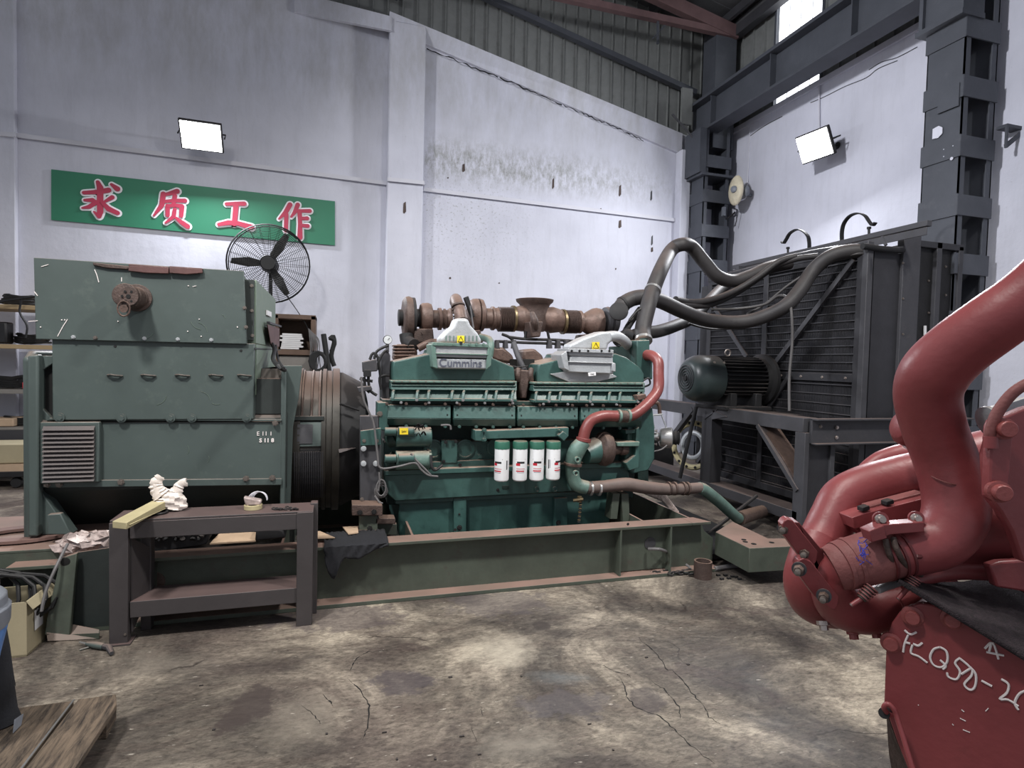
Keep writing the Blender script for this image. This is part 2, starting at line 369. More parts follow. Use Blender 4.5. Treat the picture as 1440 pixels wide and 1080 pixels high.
    base = mix(mul(mul(cr, ramp(noise(pos, .9, 3), [(.52, 0.), (.58, 1.)])), .85), base, (40,34,32))
    L.new(base, b.inputs['Base Color'])
    r = ramp(noise(pos, 1.3, 6, .6), [(.35, .42), (.65, .8)]); L.new(r, b.inputs['Roughness']); b.inputs['Specular IOR Level'].default_value = .3
    bp = N.new('ShaderNodeBump'); bp.inputs['Strength'].default_value = .5; bp.inputs['Distance'].default_value = .006; L.new(noise(mp((1, 2.5, 1), .5), 12, 8, .7), bp.inputs['Height']); L.new(bp.outputs[0], b.inputs['Normal'])
floor_mat()
def wood_mat(name, c1, c2, rot=0):
    m, N, L, b = node_mat(name); b.inputs['Roughness'].default_value = .75
    tc = N.new('ShaderNodeTexCoord'); k = N.new('ShaderNodeMapping'); k.inputs['Rotation'].default_value = (0, 0, rot); k.inputs['Scale'].default_value = (12, 1.6, 12); L.new(tc.outputs['Object'], k.inputs[0])
    n = N.new('ShaderNodeTexNoise'); n.inputs['Scale'].default_value = 3.5; n.inputs['Detail'].default_value = 9; n.inputs['Roughness'].default_value = .72; n.inputs['Distortion'].default_value = .4; L.new(k.outputs[0], n.inputs['Vector'])
    r = N.new('ShaderNodeValToRGB'); r.color_ramp.elements[0].position = .36; r.color_ramp.elements[1].position = .62; r.color_ramp.elements[0].color = (*lin(c1), 1); r.color_ramp.elements[1].color = (*lin(c2), 1)
    L.new(n.outputs[0], r.inputs[0]); L.new(r.outputs[0], b.inputs['Base Color'])
    bp = N.new('ShaderNodeBump'); bp.inputs['Strength'].default_value = .5; bp.inputs['Distance'].default_value = .004; L.new(n.outputs[0], bp.inputs['Height']); L.new(bp.outputs[0], b.inputs['Normal'])
wood_mat('pallet_wood', (38,32,28), (112,97,82), 0)
def glass_sheet():
    m, N, L, b = node_mat('window_sheet'); b.inputs['Base Color'].default_value = (.95, .97, 1, 1); b.inputs['Roughness'].default_value = .25
    b.inputs['Transmission Weight'].default_value = 1; b.inputs['IOR'].default_value = 1.02
glass_sheet()
b_ = M['window_sheet'].node_tree.nodes['Principled BSDF']; b_.inputs['Emission Color'].default_value = (.95, .97, 1, 1); b_.inputs['Emission Strength'].default_value = 1.6   # sheet lit through by the daylight behind it
# ------------------------------------------------------------------ building shell
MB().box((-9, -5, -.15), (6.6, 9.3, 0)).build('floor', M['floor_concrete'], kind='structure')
FLO = bpy.data.objects['floor']
random.seed(41)
for line in ([(1172,260),(1215,300),(1245,340),(1280,360),(1320,415),(1345,440),(1360,470),(1395,492)], [(1120,360),(1135,400),(1140,420),(1170,450),(1230,470),(1275,510),(1320,555),(1385,605)], [(1195,370),(1235,395),(1280,445),(1280,480)],
             [(400,370),(430,400),(452,440),(445,500),(435,540)], [(330,410),(350,430),(360,445)], [(750,445),(757,475)], [(725,495),(740,545)], [(400,350),(412,320),(450,298),(505,290)], [(270,440),(310,470),(325,495)], [(1060,330),(1140,360),(1150,365)]):
    q = []
    for (a, b), (c, d) in zip(line, line[1:]):
        for j in range(5): q.append(P(281+.527*(a+(c-a)*j/5+random.uniform(-3, 3)), 760+.527*(b+(d-b)*j/5+random.uniform(-3, 3)), Z=.0))
    mbk = MB()
    for i in range(len(q)-1):
        w = random.uniform(.0006, .0034)*min(1, (i+1)/4, (len(q)-1-i)/4+.2); n_ = (q[i+1]-q[i]).cross(V(0, 0, 1)).normalized()*w
        mbk.add([q[i]-n_+V(0,0,.0008), q[i]+n_+V(0,0,.0008), q[i+1]+n_+V(0,0,.0008), q[i+1]-n_+V(0,0,.0008)], [(0, 1, 2, 3)])
    mbk.build('floor_crack', M['dark_void'], FLO, kind='stuff')
wb = MB().prism([(-9, 9, 0), (.73, 9, 0), (.73, 9, 6.42), (-.4, 9, 6.6), (-9, 9, 8.3)], (0, .12, 0)).prism([(.73, 9, 0), (6.6, 9, 0), (6.6, 9, 5.36), (1.2, 9, 6.5), (.73, 9, 6.5)], (0, .12, 0)).build('wall_back', M['wall_plaster'], kind='structure')
MB().box((.71, 8.77, 0), (1.23, 9.0, 6.40)).build('trim_1', M['wall_plaster'], bev=.015, kind='structure', label='white plastered pilaster on the back wall')
MB().box((-6.2, 8.92, 0), (-3.86, 9.0, 7.2)).build('trim_2', M['wall_plaster'], bev=.01, kind='structure')
MB().box((5.62, 8.8, 0), (5.80, 9.0, 5.2)).build('trim_3', M['wall_plaster'], bev=.01, kind='structure')
MB().prism([(-.6, 8.96, 6.36), (.73, 8.72, 6.22), (.73, 8.72, 6.42), (-.6, 8.96, 6.64)], (0, .05, 0)).prism([(.7, 8.74, 6.24), (1.25, 8.94, 6.24), (5.7, 8.94, 5.17), (5.7, 8.94, 5.52), (1.25, 8.94, 6.5), (.7, 8.74, 6.5)], (0, .06, 0)).build('trim_4', M['wall_plaster'], kind='structure', label='plastered ring beam along the sloping top of the wall')
# crack along the top of the wall, chips in the plaster
random.seed(3); cr = MB(); x = 1.26
def crackpts(a, b, Y, n, amp):
    pts = []
    for i in range(n+1):
        t = i/n; p = P(a[0]+(b[0]-a[0])*t, a[1]+(b[1]-a[1])*t + random.uniform(-amp, amp), Y=Y); pts.append(p)
    return pts
for a, b in (((600, 69), (700, 108)), ((703, 109), (790, 147)), ((792, 148), (850, 172)), ((852, 172), (905, 198))):
    q = crackpts(a, b, 8.935, 16, 1.6); cr.tube(q, [random.uniform(.002, .011) for _ in q], 4)
q = crackpts((484, 21), (551, 45), 8.93, 10, 1.2); cr.tube(q, [random.uniform(.004, .012) for _ in q], 4)
cr.build('plaster_crack', M['dark_void'], wb)
for (cx, cy, w, h) in ((652, 236, 4, 12), (778, 258, 3, 16), (872, 268, 4, 18), (872, 315, 5, 13), (916, 275, 3, 16), (917, 338, 3, 16), (917, 351, 4, 8), (569, 292, 4, 16), (956, 283, 6, 9), (633, 391, 3, 3), (702, 398, 2, 2), (866, 378, 2, 3), (630, 250, 2, 2), (845, 294, 2, 3)):
    Yy = 8.765 if cx < 595 else 8.995; c = P(cx, cy, Y=Yy); a = w/FOC*9.2/2; b_ = h/FOC*9.2/2
    MB().prism([c+V(-a, 0, -b_*.8), c+V(-a*.3, 0, -b_), c+V(a, 0, -b_*.6), c+V(a*.7, 0, b_), c+V(-a*.8, 0, b_*.7)], (0, .006, 0)).build('plaster_chip', M['steel_dark'] if h > 8 and cx > 910 else M['rust_brown'], wb)
# conduit running along the wall (jogs round the pilaster)
def cz(x, y, Y): return P(x, y, Y=Y)
cd = MB()
for a, b in ((P(0, 188, Y=8.88), P(22, 190, Y=8.88)), (P(22, 190, Y=8.96), P(546, 258, Y=8.96)), (P(546, 252, Y=8.73), P(596, 257, Y=8.73)), (P(594, 266, Y=8.96), P(962, 311, Y=8.96))):
    cd.beam(a, b, .025, .055)
cd.beam(P(546, 252, Y=8.73), P(546, 258, Y=8.96), .03, .05); cd.beam(P(596, 257, Y=8.73), P(594, 266, Y=8.96), .03, .05)
cd.beam(P(961, 235, Y=8.96), P(962, 311, Y=8.96), .03, .03)
cdo = cd.build('conduit', M['conduit_white'], cat='conduit', label='long white cable conduit running across the back wall above the green sign')
# corrugated sheets above, back wall
sh = MB().box((0, 0, 0), (.212, .012, 3.4)).prism([(.200, 0, 0), (.207, -.028, 0), (.219, -.028, 0), (.226, 0, 0)], (0, 0, 3.4)).build('sheet', M['sheet_metal'], wb)
sh.location = (-.6, 9.13, 5.0)
wb_o = wb.location.copy(); sh_base = V(-.6, 9.16, 5.0)
for i, k in enumerate([k for k in range(33)]):
    o = sh if i == 0 else sh.copy()
    if i: COL.objects.link(o)
    o.location = V(-.6+k*.2185, 9.16, 4.98) 
# the mesh holds world-minus-parent coordinates; undo that so that location is plain
for v in sh.data.vertices: v.co += wb_o
for o in [c for c in wb.children if c.name.startswith('sheet')]: o.location -= wb_o
MB().beam(P(560, -60, Y=9.02), P(978, 131, Y=9.02), .10, .085).build('trim_5', M['column_grey'], kind='structure', label='steel girt across the corrugated sheets')
MB().beam(P(400, -76, Y=8.95), P(560, -5, Y=8.95), .1, .085).build('trim_6', M['column_grey'], kind='structure')
# right-hand wall
wr = MB().box((6.5, -2, 0), (6.62, 9.2, 5.56)).build('wall_right', M['wall_plaster_side'], kind='structure')
MB().box((6.46, -2, 5.50), (6.5, 9.0, 5.58)).build('trim_7', M['wall_plaster_side'], kind='structure')
MB().box((6.40, 3.3, 0), (6.5, 4.46, 5.5)).build('trim_8', M['wall_plaster_side'], bev=.01, kind='structure')
s0 = MB().box((0, 0, 0), (.012, .262, 2.3)).prism([(-.03, .248, 0), (0, .24, 0), (0, .27, 0), (-.03, .262, 0)], (0, 0, 2.3))
so = s0.build('sheet', M['sheet_metal'], wr); wro = wr.location.copy()
for v in so.data.vertices: v.co += wro
ys = [7.72+k*.27 for k in range(5)]+[6.76-.27*(k+1) for k in range(18)]
for i, y in enumerate(ys):
    o = so if i == 0 else so.copy()
    if i: COL.objects.link(o)
    o.location = V(6.55, y, 5.55)-wro
win = MB().box((6.50, 6.75, 5.56), (6.60, 6.79, 7.4)).box((6.50, 7.69, 5.56), (6.60, 7.73, 7.4)).box((6.5, 6.75, 5.56), (6.6, 7.73, 5.6)).build('window_1', M['column_grey'], kind='structure', label='tall bright translucent roof-light strip in the sheet wall')
for k in range(4):
    MB().box((6.55, 6.79+k*.225, 5.6), (6.555, 6.79+k*.225+.215, 7.3)).build('pane', M['window_sheet'], win)
    if k: MB().box((6.545, 6.782+k*.225, 5.6), (6.56, 6.789+k*.225, 7.3)).build('glazing_bar', M['column_grey'], win)
for pts in ([(1262, 86), (1235, 96), (1218, 108), (1188, 122), (1160, 137), (1140, 146)], [(1290, 66), (1262, 82), (1240, 86), (1222, 97)], [(1100, 165), (1075, 178), (1055, 190)]):
    MB().tube([P(x, y+random.uniform(-2, 2), X=6.497) for x, y in pts], .006, 4, smooth=4).build('plaster_crack', M['steel_dark'], wr)
# roof
rf = MB().box((6.35, -1, 7.22), (6.5, 9.2, 7.30)).build('ceiling', M['roof_metal'], kind='structure', label='dark sheet-metal roof sloping up to the left')
def rz(x, o=0): return 7.34+(6.6-x)*.2+o
for k in range(13):
    y0 = 9.2-.78*(k+1)
    MB().prism([(6.7, y0, rz(6.7)), (6.7, y0+.765, rz(6.7)), (-9, y0+.765, rz(-9)), (-9, y0, rz(-9))], (0, 0, .02)).prism([(6.7, y0+.33, rz(6.7)-.03), (6.7, y0+.39, rz(6.7)-.03), (-9, y0+.39, rz(-9)-.03), (-9, y0+.33, rz(-9)-.03)], (0, 0, .03)).build('sheet', M['roof_metal'], rf)
for k in range(9):
    x = 6.2-k*1.1
    MB().beam((x, -1, rz(x, -.10)), (x, 9.1, rz(x, -.10)), .06, .14).build('purlin', M['steel_dark'], rf)
for y in (8.5, 3.2, -1.0):
    MB().box((-9, y-.05, 7.02), (6.3, y+.05, 7.12)).beam((6.4, y, rz(6.4, -.28)), (-9, y, rz(-9, -.28)), .12, .2).build('rafter', M['beam_rust'] if y > 8 else M['steel_dark'], rf)
MB().beam(P(925, 20, Y=8.5), P(925, 62, Y=8.5), .03, .03).beam(P(918, 54, Y=8.4), P(935, 36, Y=8.4), .03, .02).build('bracket', M['column_grey'], rf)
MB().beam((6.40, -1, 7.12), (6.40, 9.0, 7.12), .14, .16).build('eave_beam', M['steel_dark'], rf)
# crane girder and columns
g = thing('crane_girder', 'heavy dark crane girder running along the top of the right wall past the bright window', 'girder', (5.9, 6, 5.42))
MB().box((5.76, -1, 5.92), (6.12, 8.95, 5.97)).build('top_flange', M['column_grey'], g, .004)
MB().box((5.80, -1, 5.42), (6.10, 8.95, 5.46)).build('bottom_flange', M['column_grey'], g, .004)
MB().box((5.90, -1, 5.46), (5.93, 8.95, 5.92)).build('web', M['column_grey'], g)
MB().box((5.87, -1, 5.97), (5.96, 8.98, 6.05)).build('crane_rail', M['beam_rust'], g, .006)
for y in (8.3, 6.95, 5.6, 4.45, 3.0): MB().box((5.80, y, 5.46), (6.10, y+.015, 5.92)).build('stiffener', M['column_grey'], g)
def column(name, x0, x1, y0, y1, zs, lab, ztop):
    t = thing(name, lab, 'column', ((x0+x1)/2, (y0+y1)/2, 0)); w = .075
    m = MB().box((x0, y0, 0), (x0+.015, y1, ztop)).box((x0, y0, 0), (x0+w, y0+.012, ztop)).box((x0, y1-.012, 0), (x0+w, y1, ztop)); m.build('channel', M['column_grey'], t)
    m = MB().box((x1-.015, y0, 0), (x1, y1, ztop)).box((x1-w, y0, 0), (x1, y0+.012, ztop)).box((x1-w, y1-.012, 0), (x1, y1, ztop)); m.build('channel', M['column_grey'], t)
    for z in zs:
        MB().box((x0-.012, y0-.014, z), (x1+.012, y0, z+.2)).build('batten', M['column_grey'], t)
        MB().box((x0-.012, y1, z), (x1+.012, y1+.014, z+.2)).build('batten', M['column_grey'], t)
        MB().box((x0-.014, y0-.01, z-.005), (x0, y1+.01, z+.205)).build('batten', M['column_grey'], t)
    return t
cl = column('steel_column', 5.8, 6.3, 8.42, 8.78, [.25+.57*k for k in range(9)], 'far built-up steel column in the corner where the two white walls meet', 5.42)
MB().box((5.72, 8.36, 4.66), (6.34, 8.84, 4.70)).box((5.68, 8.38, 4.7), (5.80, 8.82, 5.42)).build('corbel', M['column_grey'], cl)
MB().box((6.0, 8.5, 5.18), (6.4, 8.85, 7.1)).build('upper_stub', M['column_grey'], cl)
MB().box((5.55, 8.75, 5.6), (5.75, 8.8, 6.2)).build('plate', M['sheet_metal'], cl)
MB().beam((5.72, 8.6, 5.3), (5.4, 8.8, 5.75), .02, .03).build('stop_bracket', M['steel_dark'], cl)
crr = column('steel_column', 5.8, 6.24, 4.25, 4.63, [.2+.57*k for k in range(10)], 'near built-up steel column with stacked openings behind the radiator', 5.42)
MB().box((5.72, 4.23, 5.0), (6.0, 4.27, 5.45)).box((5.72, 4.64, 5.0), (6.0, 4.68, 5.45)).box((5.70, 4.22, 4.95), (6.0, 4.70, 5.0)).box((5.76, 4.26, 5.0), (5.78, 4.66, 5.42)).build('corbel', M['column_grey'], crr)
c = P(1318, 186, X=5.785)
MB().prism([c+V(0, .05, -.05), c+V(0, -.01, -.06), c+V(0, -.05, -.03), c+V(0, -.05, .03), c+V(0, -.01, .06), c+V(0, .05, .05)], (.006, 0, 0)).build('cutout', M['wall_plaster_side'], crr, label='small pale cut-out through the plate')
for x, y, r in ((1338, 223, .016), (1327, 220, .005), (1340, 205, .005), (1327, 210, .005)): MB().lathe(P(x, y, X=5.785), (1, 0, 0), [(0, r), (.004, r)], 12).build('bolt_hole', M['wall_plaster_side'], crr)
MB().px([(1322, 120), (1350, 108), (1350, 150), (1320, 164)], 4.4, 4.41).build('patch_plate', M['column_grey'], crr) if False else None
a = P(1320, 132, X=5.782); b = P(1350, 117, X=5.782)
MB().box((5.775, b.y, a.z-.2), (5.79, a.y, a.z+.02)).build('patch_plate', M['column_grey'], crr)
MB().box((6.2, 4.1, 3.90), (6.5, 4.2, 3.93)).box((6.2, 4.1, 3.7), (6.22, 4.12, 3.9)).beam((6.22, 4.12, 3.72), (6.46, 4.12, 3.9), .02, .04).build('bracket', M['column_grey'], crr)
# floodlights
def flood(p, d, label, power, wall):
    t = thing('floodlight', label, 'lamp', p); d = V(d).normalized(); s = d.cross(V(0,0,1)).normalized(); u = s.cross(d); p = V(p)
    def q(a, b, c): return p+s*a+u*b+d*c
    MB().prism([q(-.25,-.19,-.05), q(.25,-.19,-.05), q(.25,.19,-.05), q(-.25,.19,-.05)], d*.045).build('housing', M['black_metal'], t, .01)
    MB().prism([q(-.23,-.17,0), q(.23,-.17,0), q(.23,.17,0), q(-.23,.17,0)], d*.006).build('lens', M['lens_glow'], t)
    for k in range(5): MB().prism([q(-.2+k*.1-.004,-.15,-.09), q(-.2+k*.1+.004,-.15,-.09), q(-.2+k*.1+.004,.15,-.09), q(-.2+k*.1-.004,.15,-.09)], d*.04).build('cooling_fin', M['black_metal'], t)
    MB().tube([q(-.27,0,-.02), q(-.27,0,-.16), q(.27,0,-.16), q(.27,0,-.02)], .010, 8).build('bracket', M['black_metal'], t)
    MB().tube([q(0,0,-.155), V(wall)], .014, 8).lathe(V(wall), V(wall)-q(0,0,-.155), [(-.012, .05), (0, .05)], 16).build('wall_arm', M['black_metal'], t)
    l = area('floodlight_lamp', p+d*.02, p+d*2, .42, power, (.93, .95, 1.0), sy=.3, spread=178); return t
flood(P(283, 192, Y=8.5), (.03, -1, -.8), 'left floodlight glaring white on the wall above the green sign', 200, (P(283, 192, Y=8.5).x, 8.985, P(283, 192, Y=8.5).z+.05))
flood(P(1145, 205, X=6.1), (-1, -.12, -.5), 'right floodlight glaring white below the window on the right wall', 170, (6.49, P(1145, 205, X=6.1).y, P(1145, 205, X=6.1).z+.05))
MB().tube([P(1152, 184, X=6.48), P(1152, 120, X=6.48)], .012, 6).build('lamp_conduit', M['conduit_white'], cat='conduit', label='thin grey conduit dropping from the window to the right floodlight')
# ------------------------------------------------------------------ sign
sg = thing('wall_sign', 'long green wall banner with four red Chinese characters outlined in white', 'sign', (-1.8, 8.97, 3.5))
MB().prism([P(72, 238, Y=8.97), P(471, 283, Y=8.97), P(471, 345, Y=8.97), P(72, 309, Y=8.97)], (0, .02, 0)).build('banner', M['sign_green'], sg)
def ribbon(mb, pts, ws, Y, grow=0):
    """brush stroke: a chain of flat discs and quads in the XZ plane"""
    th = .003
    for i in range(len(pts)-1):
        a = V(pts[i][0], 0, pts[i][1]); b = V(pts[i+1][0], 0, pts[i+1][1]); n = V(-(b-a).z, 0, (b-a).x).normalized()
        ra = ws[i]/2+grow; rb = ws[i+1]/2+grow
        Yk = Y-.00008*(i+1); mb.prism([V(a.x, Yk, a.z)+n*ra, V(b.x, Yk, b.z)+n*rb, V(b.x, Yk, b.z)-n*rb, V(a.x, Yk, a.z)-n*ra], (0, th, 0))
    for j, ((x, z), w) in enumerate(zip(pts, ws)):
        Yj = Y-.0005-.00006*j; mb.prism([(x+(w/2+grow)*math.cos(k*math.pi/7), Yj, z+(w/2+grow)*math.sin(k*math.pi/7)) for k in range(14)], (0, th, 0))
CH = [('qiu', (141, 281), [([(.08,.66),(.45,.72),(.72,.80)], [.10,.12,.14]), ([(.44,1.0),(.50,.85),(.50,.15),(.47,.02),(.34,.14)], [.10,.16,.15,.12,.05]),
        ([(.80,.97),(.95,.86)], [.08,.15]), ([(.10,.45),(.30,.47),(.36,.43)], [.07,.12,.10]), ([(.40,.42),(.22,.27),(.04,.22)], [.12,.11,.05]),
        ([(.82,.60),(.60,.44)], [.12,.06]), ([(.55,.44),(.72,.26),(.96,.16)], [.08,.14,.12])]),
      ('zhi', (241, 292), [([(.66,1.0),(.42,.90),(.28,.86)], [.14,.10,.08]), ([(.28,.88),(.24,.55),(.02,.22)], [.14,.13,.05]), ([(.30,.66),(.60,.72),(.88,.74)], [.09,.10,.12]),
        ([(.60,.86),(.56,.58)], [.12,.10]), ([(.40,.54),(.40,.26)], [.12,.11]), ([(.40,.54),(.62,.58),(.80,.56),(.78,.28)], [.09,.10,.13,.11]), ([(.60,.46),(.57,.24),(.34,.03)], [.10,.11,.05]),
        ([(.64,.20),(.80,.08),(.96,-.02)], [.08,.13,.14])]),
      ('gong', (331, 302), [([(.24,.80),(.52,.84),(.76,.86)], [.10,.11,.13]), ([(.52,.82),(.47,.22)], [.15,.14]), ([(.02,.16),(.30,.24),(.60,.24),(.98,.16)], [.10,.14,.13,.16])]),
      ('zuo', (414, 310), [([(.36,.98),(.22,.72),(.02,.50)], [.14,.13,.05]), ([(.25,.68),(.24,.16)], [.12,.12]), ([(.60,1.0),(.52,.78),(.40,.60)], [.13,.12,.06]), ([(.52,.80),(.74,.82),(.98,.84)], [.09,.10,.12]),
        ([(.66,.80),(.68,.40),(.68,-.02)], [.13,.12,.15]), ([(.70,.58),(.90,.60)], [.09,.12]), ([(.70,.36),(.92,.36)], [.09,.12])])]
for nm, (cx, cy), st in CH:
    a, b = MB(), MB(); c = P(cx, cy, Y=8.955); w, h = .43, .45
    for k, (pts, ws) in enumerate(st):
        pp = [(c.x+(p[0]-.5)*w, c.z+(p[1]-.5)*h) for p in pts]; ww = [q*.47 for q in ws]
        ribbon(a, pp, ww, 8.962-k*.0004, .022); ribbon(b, pp, ww, 8.950-k*.0008)
    a.build('character_outline', M['sign_white'], sg); b.build('character', M['sign_red'], sg)
# ------------------------------------------------------------------ wall fans
fc = P(378, 371, Y=8.2); fr = .50
fan = thing('pedestal_fan', 'large black industrial fan with wire guard standing behind the green generator box', 'fan', (fc.x, 8.45, 0))
fd = V(.0, -1, -.04).normalized()
def fanring(mb, rad, off, w=.0035, n=40): 
    s = fd.cross(V(0,0,1)).normalized(); u = s.cross(fd)
    mb.tube([fc+s*rad*math.cos(2*math.pi*k/n)+u*rad*math.sin(2*math.pi*k/n)+fd*off for k in range(n)], w, 5, closed=True)
s_ = -fd.cross(V(0,0,1)).normalized(); u_ = V(0,0,1)
mb = MB(); fanring(mb, fr, 0, .011); fanring(mb, fr-.005, -.12, .008); mb.build('guard_rim', M['black_metal'], fan)
mb = MB()
for k in range(19): fanring(mb, .09+k*.0225, .10*(1-((.09+k*.0225)/fr)**2)+.01, .0034, 36)
mb.build('guard_wire', M['black_metal'], fan)['kind'] = 'stuff'
mb = MB()
for k in range(24):
    a = 2*math.pi*k/24; d_ = s_*math.cos(a)+u_*math.sin(a)
    mb.tube([fc+d_*.08+fd*.11, fc+d_*.3+fd*.075, fc+d_*fr], .003, 4)
    mb.tube([fc+d_*.1-fd*.17, fc+d_*.36-fd*.16, fc+d_*fr-fd*.1], .003, 4)
mb.build('guard_spoke', M['black_metal'], fan)['kind'] = 'stuff'
MB().lathe(fc+fd*.12, -fd, [(0, .085), (.02, .10), (.05, .10), (.06, .06)], 24).build('hub_badge', M['black_plastic'], fan)
for a in (180, 62, -58):
    a = math.radians(a); d_ = s_*math.cos(a)+u_*math.sin(a); e_ = fd.cross(d_)
    MB().prism([fc+d_*.07-e_*.035, fc+d_*.25-e_*.07, fc+d_*.44-e_*.045, fc+d_*.45+e_*.02, fc+d_*.25+e_*.05, fc+d_*.07+e_*.03], fd*.012+e_*.004).build('blade', M['black_plastic'], fan)
MB().lathe(fc-fd*.05, -fd, [(0, .09), (.05, .11), (.25, .10), (.30, .05)], 20).build('motor', M['black_plastic'], fan)
MB().cyl((fc.x, 8.45, 0.03), (fc.x, 8.45, fc.z-.02), .025).build('pole', M['black_metal'], fan)
MB().lathe((fc.x, 8.45, 0), (0, 0, 1), [(0, .11), (.03, .10), (.05, .05)], 24).build('base', M['black_metal'], fan)
MB().tube([P(400, 412, Y=8.2), P(420, 440, Y=8.2), P(434, 465, Y=8.2), P(438, 500, Y=8.2)], .006, 6, smooth=6).build('cord', M['black_plastic'], fan)
wf = thing('wall_fan', 'small cream oval wall fan beside the far steel column', 'fan', P(1037, 267, X=6.4))
c = P(1035, 268, X=6.2)
MB().ball(c, .21, 20, (.35, .8, 1.15)).build('fan_head', M['cream_plastic'], wf); MB().lathe(c+V(-.06,-.04,0), (-1,-.7,0), [(0,.06),(.04,.05),(.05,.02)], 16).build('hub', M['bottle_grey'], wf)
MB().ball(c+V(.12,-.10,-.02), .09, 14, (.6,.6,1)).build('motor', M['bottle_grey'], wf); MB().cyl(c+V(.1,0,0), (6.5, c.y, c.z-.05), .025).build('arm', M['bottle_grey'], wf)
MB().tube([P(1041, 282, X=6.3), P(1050, 275, X=6.45), P(1052, 240, X=6.49), P(1055, 178, X=6.49)], .012, 6, smooth=5).build('lead', M['conduit_white'], wf)
wc = thing('security_camera', 'small camera bracket with loose wires under the cream wall fan', 'camera', P(1028, 300, X=6.35))
MB().box(P(1017, 303, Y=8.36), P(1021, 291, Y=8.36)+V(0,.05,0)).build('camera_body', M['bottle_grey'], wc); MB().tube([P(1021, 308, Y=8.36), P(1028, 304, Y=8.36), P(1034, 298, X=6.45)], .014, 6).build('bracket', M['black_metal'], wc)
MB().tube([P(1030, 293, X=6.4), P(1038, 296, X=6.4), P(1036, 308, X=6.4), P(1034, 318, X=6.4)], .006, 5, smooth=5).build('wire', M['steel_dark'], wc); MB().lathe(P(1032, 298, X=6.45), (-1,0,0), [(0,.06),(.02,.05)], 14).build('mounting_plate', M['conduit_white'], wc)
# ------------------------------------------------------------------ generator
G = thing('generator', 'large dark green alternator housing with louvred panel left of the engine', 'generator', (-1.0, 4.55, .38))
def octo(y0, y1, z0, z1, c): return [(y0+c, z0), (y1-c, z0), (y1, z0+c), (y1, z1-c), (y1-c, z1), (y0+c, z1), (y0, z1-c), (y0, z0+c)]
# body cross-section swept along X
sec = [(4.22, .42), (4.98, .42), (5.25, .70), (5.25, 1.12), (4.95, 1.42), (4.25, 1.42), (3.93, 1.11), (3.93, .70)]
MB().prism([(-1.58, y, z) for y, z in sec], (1.30, 0, 0)).build('stator_body', M['gen_dark'], G, .01)
MB().px([(53, 594), (396, 593), (396, 683), (55, 683)], 3.90, 3.95).build('lower_panel', M['gen_green'], G, .006)
MB().px([(55, 676), (396, 673), (396, 682), (55, 686)], 3.885, 3.90).build('panel_lip', M['gen_green'], G, .003)
lp = P(65, 598, Y=3.89); lq = P(137, 672, Y=3.89)
lv = MB().box((lp.x-.02, 3.86, lq.z-.02), (lq.x+.02, 3.90, lp.z+.02)).build('louvre_frame', M['gen_green'], G, .006)
MB().box((lp.x+.01, 3.857, lq.z), (lq.x-.01, 3.859, lp.z)).build('louvre_shadow_gap', M['dark_void'], lv)
for k in range(13):
    z = lq.z+.008+(lp.z-lq.z-.016)*k/12
    MB().prism([(lp.x, 3.855, z-.011), (lp.x, 3.835, z-.016), (lp.x, 3.857, z+.006)], (lq.x-lp.x, 0, 0)).build('slat', M['steel_dark'], lv)
MB().box((-1.513, 3.88, 1.112), (-.468, 5.2, 1.578)).build('middle_box', M['gen_green'], G, .006)
MB().box((-.470, 3.93, 1.26), (-.462, 5.19, 1.575)).build('side_panel', M['gen_green_light'], G)  # thin plate whose paler green paints the light on the box side
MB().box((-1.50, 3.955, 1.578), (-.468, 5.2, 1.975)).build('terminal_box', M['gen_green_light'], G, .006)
MB().prism([P(47, 362, Y=3.86), P(343, 381, Y=3.86), P(347, 484, Y=3.86), P(50, 477, Y=3.86)], (0, .022, 0)).build('front_cover', M['gen_green'], G, .004)
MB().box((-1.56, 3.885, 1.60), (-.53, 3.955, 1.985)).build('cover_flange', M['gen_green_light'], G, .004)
MB().box((-.545, 3.92, 1.60), (-.480, 3.97, 1.97)).build('gasket_gap', M['gen_dark'], G)
for x, y in ((103, 474), (203, 476), (250, 477), (297, 478), (134, 475), (344, 433), (346, 460)): bolt(G, P(x, y, Y=3.858), r=.008, h=.008, m=M['alu'] if x in (103, 203, 250, 297) else M['bolt'])
for x in (160, 207, 255, 302, 342):
    c = P(x, 528, Y=3.88); MB().tube([c+V(-.03, -.002, 0), c+V(-.01, -.018, .003), c+V(.02, -.018, -.001), c+V(.045, -.004, -.003)], .007, 6).build('hook', M['gen_dark'], G)
for x, y in ((84, 587), (171, 588), (240, 588), (270, 588), (347, 588)):
    bolt(G, P(x, y, Y=3.875), r=.016, h=.012, m=M['gen_green']); MB().lathe(P(x, y, Y=3.876), (0, -1, 0), [(0, .026), (.006, .026)], 12).build('washer', M['gen_green'], G)
for x, y in ((83, 681), (66, 681), (170, 678), (346, 673), (383, 672), (62, 595), (387, 595)): bolt(G, P(x, y, Y=3.88), r=.013, h=.012)
for x, y in ((162, 487), (339, 493)): bolt(G, P(x, y, Y=3.88), r=.006, h=.004, m=M['print_black'])
MB().beam(P(70, 589, Y=3.895), P(396, 591, Y=3.895), .02, .012).build('seam_ledge', M['gen_green'], G, .003)
